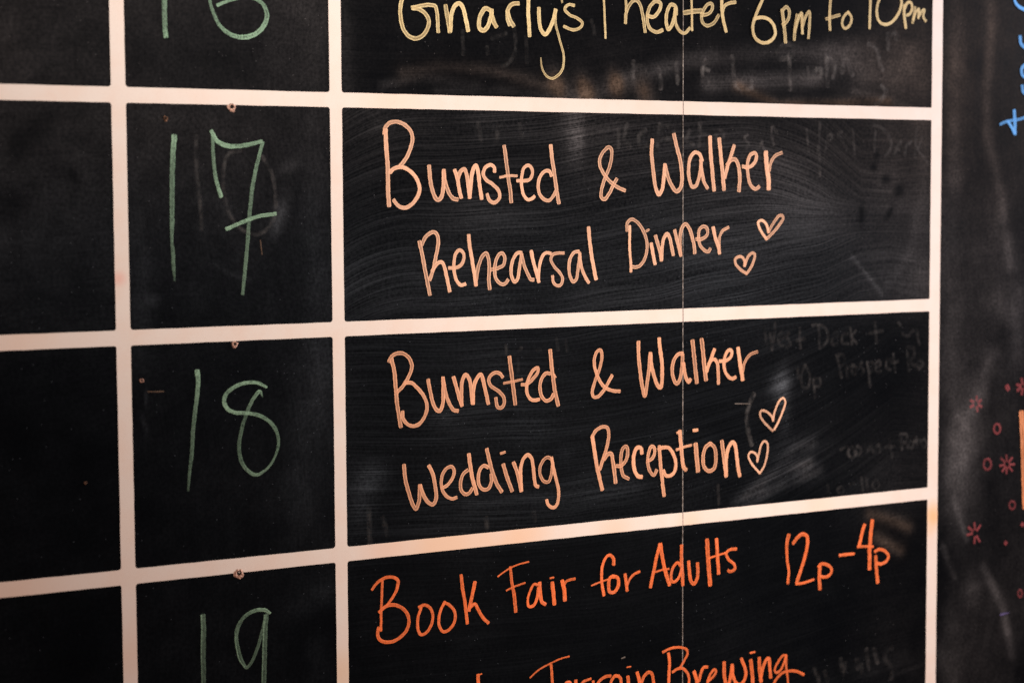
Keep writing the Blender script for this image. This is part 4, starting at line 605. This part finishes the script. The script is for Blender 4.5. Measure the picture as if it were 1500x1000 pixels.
def ribbon(V, F, A, row, soft):
    Q = [(a, b, c*soft, d) for a, b, c, d in sample(row)]
    LAYER[0] += 1
    base = 0.00046 + (LAYER[0] % 40)*0.000012
    seed = RS.uniform(0, 200); dry = RS.uniform(0.15, 1.0)
    ph = [RS.uniform(0, 6.28) for _ in range(4)]
    n = len(Q); s = 0.0; pos = []
    for k in range(n):
        a, b = Q[max(0, k-1)], Q[min(n-1, k+1)]
        tx, tz = b[0]-a[0], b[1]-a[1]; L = math.hypot(tx, tz) or 1e-9
        if k: s += math.hypot(Q[k][0]-Q[k-1][0], Q[k][1]-Q[k-1][1])
        pos.append((Q[k][0], Q[k][1], tx/L, tz/L, Q[k][2], Q[k][3], s))
    # rounded, slightly ragged ends
    def cap(p, sign):
        w = p[4]; res = []
        for f in (0.35, 0.62, 0.80):
            e = f*w*0.62
            res.append((p[0]+sign*p[2]*e, p[1]+sign*p[3]*e, p[2], p[3], w*math.sqrt(max(0.05, 1-(f/0.86)**2.6)), p[5], p[6]+sign*e))
        return res
    pos = cap(pos[0], -1)[::-1] + pos + cap(pos[-1], 1)
    across = (-1.0, -0.62, 0.0, 0.62, 1.0)
    lift = (0.0, 0.00009, 0.00012, 0.00009, 0.0)
    v0 = len(V)
    for p in pos:
        s = p[6]
        jl = 1 + 0.05*math.sin(s*900+ph[0]) + 0.05*math.sin(s*330+ph[1]) + RS.uniform(-.035, .035)
        jr = 1 + 0.05*math.sin(s*820+ph[2]) + 0.05*math.sin(s*370+ph[3]) + RS.uniform(-.035, .035)
        for a, h in zip(across, lift):
            w = p[4]*(jl if a < 0 else jr)*a
            V.append((p[0]-p[3]*w, -(base+h), p[1]+p[2]*w))
            A.append((s, a, p[5]*(1+0.10*math.sin(s*60+ph[1])), dry, seed))
    for k in range(len(pos)-1):
        for j in range(4):
            q = v0+5*k+j
            F.append((q, q+5, q+6, q+1))

def chalk(part, label, mat, strokes):
    V, F, A = [], [], []
    for r in strokes: ribbon(V, F, A, r, 2.0 if mat == 'ghost' else 1.0)
    me = bpy.data.meshes.new(part); me.from_pydata(V, [], F)
    arr = np.array(A, dtype=np.float32)
    for k, nm in enumerate(('along', 'across', 'load', 'dry', 'seed')):
        at = me.attributes.new(nm, 'FLOAT', 'POINT'); at.data.foreach_set('value', np.ascontiguousarray(arr[:, k]))
    me.polygons.foreach_set('use_smooth', [True]*len(me.polygons))
    return link(part, me, MATS[mat], BOARD, label)

ORD = ['first', 'second', 'third', 'fourth', 'fifth', 'sixth']
for part, label, mat, words in ERASED + LETTERING:
    if part == 'lettering_line' and len(words) > 1:
        for k, (w, strokes) in enumerate(words):
            chalk('handwritten_word', '%s word of the %s' % (ORD[k], label), mat, strokes)
    elif part == 'date_number':
        for w, strokes in words:
            chalk('chalk_digit', '%s of the %s' % ('tens stroke' if w == '1' else 'units digit', label), mat, strokes)
    else:
        o = chalk({'lettering_line': 'handwritten_word'}.get(part, part), label, mat, [r for w in words for r in w[1]])
        if part == 'erased_writing': o['kind'] = 'stuff'

# ------------------------------------------------------------------ chipped nail holes
def nail_hole(p, r, label, seed, open_top=0.0, mat='torn'):
    rs = random.Random(seed)
    n = 22; V = []; F = []
    prof = [(0.46, -0.0005), (0.62, -0.0011), (0.85, -0.0009), (1.08, -0.00030)]
    jag = [rs.uniform(0.72, 1.22) for _ in range(n)]
    jag = [(jag[i]+jag[i-1]*.6)/1.6 for i in range(n)]
    for k in range(n):
        th = 2*math.pi*k/n
        low = 1 - open_top*max(0, math.sin(th+0.25))       # paint torn away mostly below the hole
        for f, h in prof:
            rr = r*(f if f < .5 else f*(0.55+0.45*low)*jag[k])
            V.append((p[0]+rr*math.cos(th), h*(0.6+0.7*rs.random()), p[1]+rr*math.sin(th)))
    for k in range(n):
        a, b = 4*k, 4*((k+1) % n)
        for j in range(3): F.append((a+j, a+j+1, b+j+1, b+j))
    me = bpy.data.meshes.new('nail_hole'); me.from_pydata(V, [], F)
    o = link('nail_hole', me, MATS[mat], BOARD, label)
    V = [(p[0], -0.00034, p[1]-r*.02)]; m = 14
    for k in range(m):
        th = 2*math.pi*k/m; q = r*0.66*rs.uniform(.75, 1.15)
        V.append((p[0]+q*math.cos(th), -0.00052, p[1]+r*0.16*open_top+q*math.sin(th)))
    me = bpy.data.meshes.new('hole'); me.from_pydata(V, [], [(0, 1+k, 1+(k+1) % m) for k in range(m)])
    link('hole', me, MATS['pit_shade'], o)  # dark disc over the face, standing in for the hole's shade
nail_hole((-0.0957, 0.1922), 0.0040, 'chipped nail hole under the grid line above the 17', 1, 0.9)
nail_hole((-0.0965, -0.0089), 0.0030, 'chipped nail hole under the grid line above the 18', 2, 0.7)
nail_hole((-0.0962, -0.2066), 0.0046, 'ragged nail hole on the grid line above the 19', 3, 0.5)
nail_hole((-0.1541, 0.1814), 0.0022, 'small dark nail hole at the upper left of the 17 cell', 4, 0.3, 'fray')
nail_hole((-0.1792, -0.036), 0.0020, 'tiny chipped hole at the upper left of the 18 cell', 5, 0.8)
nail_hole((-0.2288, -0.118), 0.0014, 'tiny chip in the empty cell left of the 18', 6, 0.8, 'fray')
